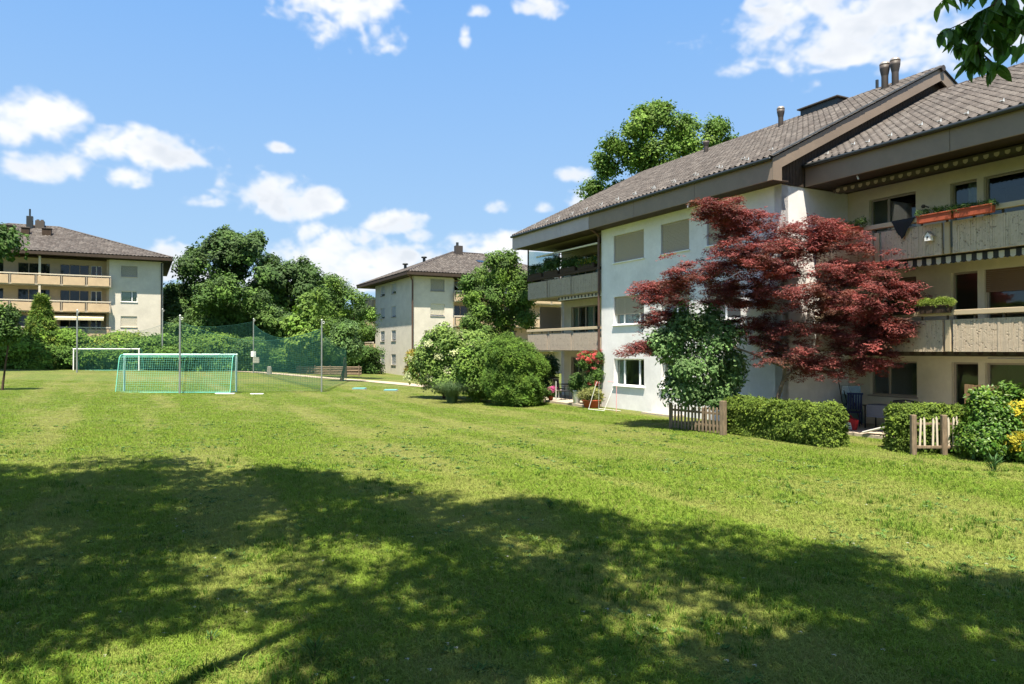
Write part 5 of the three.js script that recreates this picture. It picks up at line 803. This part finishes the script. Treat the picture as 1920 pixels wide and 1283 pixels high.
pot('flower_pot', 'dark pot with green leaves beside the round conifer', -5.5, .1, .68, .16, .22, M.woodDark, { seed: 42, w: .28, h: .42, pal: PAL.mid });
pot('bucket_planter', 'tall zinc bucket with a small green bush at the terrace corner', -2.0, .1, .7, .2, .62, M.galv, { seed: 43, w: .34, h: .8, pal: PAL.mid, n: 50, sc: [.6, 1.0] });
pot('low_planter', 'wide low terracotta bowl with pale grasses at the house corner', -.7, .0, .75, .42, .36, M.terracotta, { seed: 44, w: .42, h: .4, pal: [[.3, .3, .1], [.2, .24, .06]], kind: CL.herb, n: 60, sc: [1, 1.8] });
{ const [x, z] = B(-1.25, .42); tree('climbing_rose', 'climbing rose with red and coral flowers at the downpipe', x, z, { seed: 45, cat: 'rose', lobes: [[0, .9, 0, .3, .5, .28], [.05, 1.5, 0, .32, .45, .28], [-.15, 2.1, 0, .42, .35, .32], [.3, 2.2, .05, .3, .32, .28], [.25, 1.5, .05, .22, .4, .2]], kind: CL.small, per: 26, k: 6, clump: .12, pal: PAL.mid, fork: .7, trunk: .025, sc: [.5, .9], flowers: { lobes: [[-.15, 2.25, .1, .45, .3, .35, 1.6], [.32, 2.3, .1, .3, .3, .25, 1], [.05, 1.45, .15, .3, .4, .25, .5], [.25, .95, .15, .2, .3, .2, .25]], per: 15, k: 7, clump: .055, pal: PAL.rose, sc: [.7, 1.3] } }); }
{ const t = item('drying_rack', 'folding white and pink tube rack standing at the white wall', 'rack', .95, .02, 1.2, .1), c = [[-.75, 0], [.75, 0]]; for (const z of [-.28, .28]) mesh(t, 'frame', tube([[-.7, 0, z], [-.42, 1.15, z * .25], [-.38, 1.2, z * .2]], .012, 6), M.whitePaint); mesh(t, 'frame', tube([[.7, 0, -.05], [.72, 1.12, -.05], [.66, 1.22, -.05], [.2, 1.22, -.05]], .014, 8), M.pinkPaint).userData.label = 'pale pink bent tube'; mesh(t, 'crossbar', [tube([[-.7, .02, -.28], [.7, .02, -.28]], .012, 6), tube([[-.7, .02, .28], [.3, .02, .28]], .012, 6), tube([[.3, 0, .28], [.5, .95, -.05]], .012, 6)], M.whitePaint); }
{ const t = item('parasol_post', 'slim white post at the terrace edge', 'post', -4.0, .1, .6); mesh(t, 'pole', tube([[0, 0, 0], [0, .95, 0]], .03, 8), M.galv); mesh(t, 'foot', new THREE.CylinderGeometry(.16, .2, .06, 14).translate(0, .03, 0), M.stone); }
// ---------------------------------------------------------------- right patio
chair('navy blue garden chair folded against the patio wall', 10.25, -2.2, .5, M.navy, undefined, .09);
{ const t = item('patio_table', 'small table with a grey cloth under the patio window', 'table', 11.35, .09, -2.2, .1); mesh(t, 'tabletop', rbox(-.5, .7, -.35, .5, .74, .35), M.black); for (const a of [-.44, .44]) for (const b of [-.3, .3]) mesh(t, 'leg', tube([[a, 0, b], [a, .7, b]], .025, 6), M.black); mesh(t, 'cloth', [rbox(-.36, .742, -.3, .3, .752, .36, .004), rbox(-.36, .36, .352, .3, .74, .362, .004)], M.cloth); }
{ const t = item('grill_cart', 'black covered grill beside the patio table', 'grill', 12.2, .09, -2.0); mesh(t, 'cover', extr([[-.3, .25], [.3, .25], [.32, .7], [.26, .92], [-.22, .95], [-.32, .72]], .5).translate(0, 0, .25), M.black); for (const a of [-.25, .25]) for (const b of [-.2, .2]) mesh(t, 'leg', tube([[a, 0, b], [a, .26, b]], .022, 6), M.black); }
{ const t = item('shopping_bag', 'red and white bag on the patio edge', 'bag', 11.0, .09, -1.0, .2); mesh(t, 'sack', extr([[-.22, 0], [.22, 0], [.27, .3], [.1, .36], [-.12, .33], [-.25, .28]], .2).translate(0, 0, .1), M.red); mesh(t, 'print', extr([[-.12, .04], [.16, .02], [.12, .22], [-.04, .26]], .006).translate(0, 0, .108), M.whitePaint); mesh(t, 'handle', new THREE.TorusGeometry(.12, .012, 6, 14, Math.PI).translate(0, .33, 0), M.red); }
{ const t = item('white_board', 'white board lying tilted at the patio edge by the short hedge', 'board', 12.45, .12, -.55, .15); const m = mesh(t, 'sheet', rbox(-.5, 0, -.2, .5, .04, .2), M.whitePaint); m.rotation.z = .32; m.position.y = .16; mesh(t, 'support', rbox(.2, -.03, -.1, .34, .2, .1), M.stone); }
{ const t = item('tool_handles', 'dark wooden sticks leaning in the patio corner', 'sticks', 9.5, .09, -2.6); mesh(t, 'stick', tube([[.35, 0, .25], [-.08, 1.5, .05]], .018, 6), M.woodDark); mesh(t, 'stick', tube([[.42, 0, .0], [-.06, 1.1, -.2]], .016, 6), M.woodDark); mesh(t, 'stick', tube([[.55, 0, -.25], [-.02, 1.25, -.4]], .016, 6), M.woodDark); }
{ const t = item('clear_sheet', 'grey translucent sheet leaning on the patio wall', 'sheet', 9.72, .09, -2.95, .9); const m = mesh(t, 'pane', rbox(-.35, 0, -.008, .35, 1.25, .008, .004), M.screenGlass); m.rotation.x = -.1; const f = mesh(t, 'frame', [box(-.37, 0, -.015, -.351, 1.27, .015), box(.351, 0, -.015, .37, 1.27, .015)], M.steel); f.rotation.x = -.1; }

// ---------------------------------------------------------------- the lawn itself
{
  const r = rng(2024);
  const tuft = (seed, k, spread, h, w) => { const R = rng(seed), pos = []; for (let i = 0; i < k; i++) { const a = R() * 6.283, q = Math.sqrt(R()) * spread, b = V(Math.cos(a) * q, -.004, Math.sin(a) * q), e = R() * 6.283, l = h * (.5 + .8 * R()), o = l * (.25 + .75 * R()), W = V(-Math.sin(e), 0, Math.cos(e)).multiplyScalar(w * (.6 + .7 * R())), m = b.clone().add(V(Math.cos(e) * o * .35, l * .62, Math.sin(e) * o * .35)), tp = b.clone().add(V(Math.cos(e) * o, l * (.9 - .25 * R()), Math.sin(e) * o)); for (const v of [b.clone().sub(W), b.clone().add(W), m.clone().add(W.clone().multiplyScalar(.7)), b.clone().sub(W), m.clone().add(W.clone().multiplyScalar(.7)), m.clone().sub(W.clone().multiplyScalar(.7)), m.clone().sub(W.clone().multiplyScalar(.7)), m.clone().add(W.clone().multiplyScalar(.7)), tp]) pos.push(v.x, v.y, v.z); } const g = new THREE.BufferGeometry(); g.setAttribute('position', new THREE.Float32BufferAttribute(pos, 3)); g.computeVertexNormals(); return g; };
  const kinds = [tuft(1, 16, .075, .045, .0024), tuft(2, 16, .08, .05, .0026), tuft(3, 14, .07, .06, .0028)], farK = [tuft(4, 16, .16, .032, .005), tuft(5, 16, .18, .036, .0055)];
  const place = (name, kindsList, n, d0, d1, pw, size) => {
    const per = kindsList.map(() => []);
    for (let i = 0; i < n; i++) { const D = lerp(d0, d1, Math.pow(r(), pw)), x = (r() * 2 - 1) * (D * .8 + 1.2); if (x < -.74 * D - 2) continue; const zl = -(x - P0[0]) * BZ + (-D - P0[1]) * BX, sl = (x - P0[0]) * BX + (-D - P0[1]) * BZ; if (sl > -8.2 && zl < .9 && (sl < 9.3 || zl < -.3)) continue; per[i % kindsList.length].push([x, D]); }
    const root = new THREE.Group(); kindsList.forEach((g, k) => { const im = new THREE.InstancedMesh(g, M.grass, per[k].length), m = new THREE.Matrix4(), q = new THREE.Quaternion(); per[k].forEach(([x, D], i) => { const t = lawnTone(x, -D), z = -D, s = size * (.7 + .6 * r()) * (1.25 - .45 * t); q.setFromAxisAngle(V(0, 1, 0), r() * 6.283); m.compose(V(x, groundY(x, z), z), q, V(s, s * (.7 + .5 * r()) * (1.15 - .35 * t), s)); im.setMatrixAt(i, m); const c = lawnColor(x, z), h = .8 + .5 * r(), y = r() < .14 ? 1 : 0; im.setColorAt(i, C(lerp(c[0] * h, .30, y * .7), lerp(c[1] * h * 1.04, .27, y * .7), lerp(c[2] * h, .10, y * .7))); }); im.name = 'tuft'; stuffify(im); root.add(im); });
    root.name = name; root.userData = { kind: 'stuff', label: name === 'grass' ? 'short mown grass blades of the near lawn' : 'short mown grass of the sunlit middle lawn', category: 'grass' }; scene.add(root);
  };
  place('grass', kinds, 190000, 3.6, 15, 1.25, 1); place('grass_beyond', farK, 110000, 13, 48, 1.35, 1);
  // longer, fresher tufts that the mower missed, and a few daisies
  { const big = [tuft(6, 18, .06, .085, .0034), tuft(7, 14, .05, .10, .0038)], root = new THREE.Group(); big.forEach((g, k) => { const n = 1500, im = new THREE.InstancedMesh(g, M.grass, n), m = new THREE.Matrix4(), q = new THREE.Quaternion(); let i = 0, guard = 0; while (i < n && guard++ < 60000) { const D = 3.8 + Math.pow(r(), 1.3) * 13, x = (r() * 2 - 1) * D * .78, w = fbm2(x * 1.1 + 50, D * 1.1, 3); if (w < .53) continue; const s = .6 + r() * .9; q.setFromAxisAngle(V(0, 1, 0), r() * 6.283); m.compose(V(x, groundY(x, -D), -D), q, V(s, s, s)); im.setMatrixAt(i, m); im.setColorAt(i, tint(r, [[.10, .20, .02], [.14, .24, .03], [.07, .15, .015]])); i++; } im.count = i; im.name = 'long_tuft'; stuffify(im); root.add(im); }); root.name = 'tufted_grass'; root.userData = { kind: 'stuff', label: 'longer fresh grass tufts left standing in the lawn', category: 'grass' }; scene.add(root);
    const fl = new THREE.InstancedMesh(CL.flower[0], M.petal, 110), m = new THREE.Matrix4(); for (let i = 0; i < 110; i++) { const D = 4.2 + r() * 12, x = (r() * 2 - 1) * D * .75; m.makeScale(.2, .12, .2); m.setPosition(x, groundY(x, -D) + .045, -D); fl.setMatrixAt(i, m); fl.setColorAt(i, C(.7, .7, .66)); } fl.name = 'daisies'; fl.userData = { kind: 'stuff', label: 'tiny white daisies dotted in the lawn', category: 'daisies' }; scene.add(fl); }
  // broad-leaved weeds in the turf
  const rosette = (seed, k, l, b) => { const R = rng(seed), list = []; for (let i = 0; i < k; i++) { const a = i / k * 6.283 + R(), d = V(Math.cos(a), .25 + .5 * R(), Math.sin(a)).normalize(), w0 = V(-d.z, 0, d.x).normalize(), n = w0.clone().cross(d).normalize(); list.push({ p: V(0, .005, 0), d, w: w0, n, l: l * (.6 + .6 * R()), b: b * (.8 + .5 * R()) }); } return leafQuads(list); };
  const weeds = [rosette(1, 9, .11, .014), rosette(2, 7, .09, .022), rosette(3, 12, .06, .02)], root = new THREE.Group();
  weeds.forEach((g, k) => { const n = 1300, im = new THREE.InstancedMesh(g, M.leafDense, n), m = new THREE.Matrix4(), q = new THREE.Quaternion(); let i = 0, guard = 0; while (i < n && guard++ < 40000) { const D = 3.8 + Math.pow(r(), 1.4) * 20, x = (r() * 2 - 1) * D * .78; if (fbm2(x * .8 + 20, D * .8, 2) < .47 || (x > 7 && D > 15)) continue; const s = .4 + r() * .65; q.setFromAxisAngle(V(0, 1, 0), r() * 6.283); m.compose(V(x, groundY(x, -D), -D), q, V(s, s, s)); im.setMatrixAt(i, m); im.setColorAt(i, tint(r, [[.07, .16, .02], [.05, .12, .02], [.09, .17, .05]])); i++; } im.count = i; im.name = 'weed_leaf'; stuffify(im); root.add(im); });
  root.name = 'lawn_weeds'; root.userData = { kind: 'stuff', label: 'small broad leaved weeds scattered in the lawn', category: 'weeds' }; scene.add(root);
  const clump = (label, px, py, h, n, seed, pal) => { const D = EYE * 1350 / (py - 657), x = wx(px, D), t = thing('weed_clump', label, 'weed', onGround(x, -D)), R = rng(seed), list = []; for (let i = 0; i < n; i++) { const a = R() * 6.283, y = R() * h * .7, d = V(Math.cos(a), .6 + R(), Math.sin(a)).normalize(), w0 = V(-d.z, 0, d.x).normalize(), nn = w0.clone().cross(d).normalize(); list.push({ p: V(Math.cos(a) * h * .25 * R(), y, Math.sin(a) * h * .25 * R()), d, w: w0, n: nn, l: h * (.3 + .4 * R()), b: h * .06 }); } const m = leafMat(.3, .7); m.color = C(...pal); stuffify(raw(t, 'leaves', leafQuads(list), m)); for (let i = 0; i < 3; i++) mesh(t, 'stem', tube([[0, -.01, 0], [(R() - .5) * h * .3, h * .8, (R() - .5) * h * .3]], [.004, .002], 5), M.bark); };
  clump('upright weed clump in the sunlit strip near the branch shadow', 592, 1240, .2, 40, 1, [.09, .19, .03]); clump('low dark weed clump at the lower edge of the tree shade', 400, 1208, .12, 30, 2, [.07, .16, .04]); clump('leafy weed clump on the far rim of the tree shade', 1030, 955, .17, 36, 3, [.06, .15, .02]); clump('leafy weed in the lawn before the yellow bush', 1862, 884, .34, 60, 4, [.05, .13, .03]); clump('pale sprouting weed in the tree shade', 1285, 1045, .15, 34, 5, [.10, .2, .03]);
}
scene.traverse((o) => { if (o.isMesh) { o.castShadow = true; o.receiveShadow = true; } });
renderer.render(scene, camera);
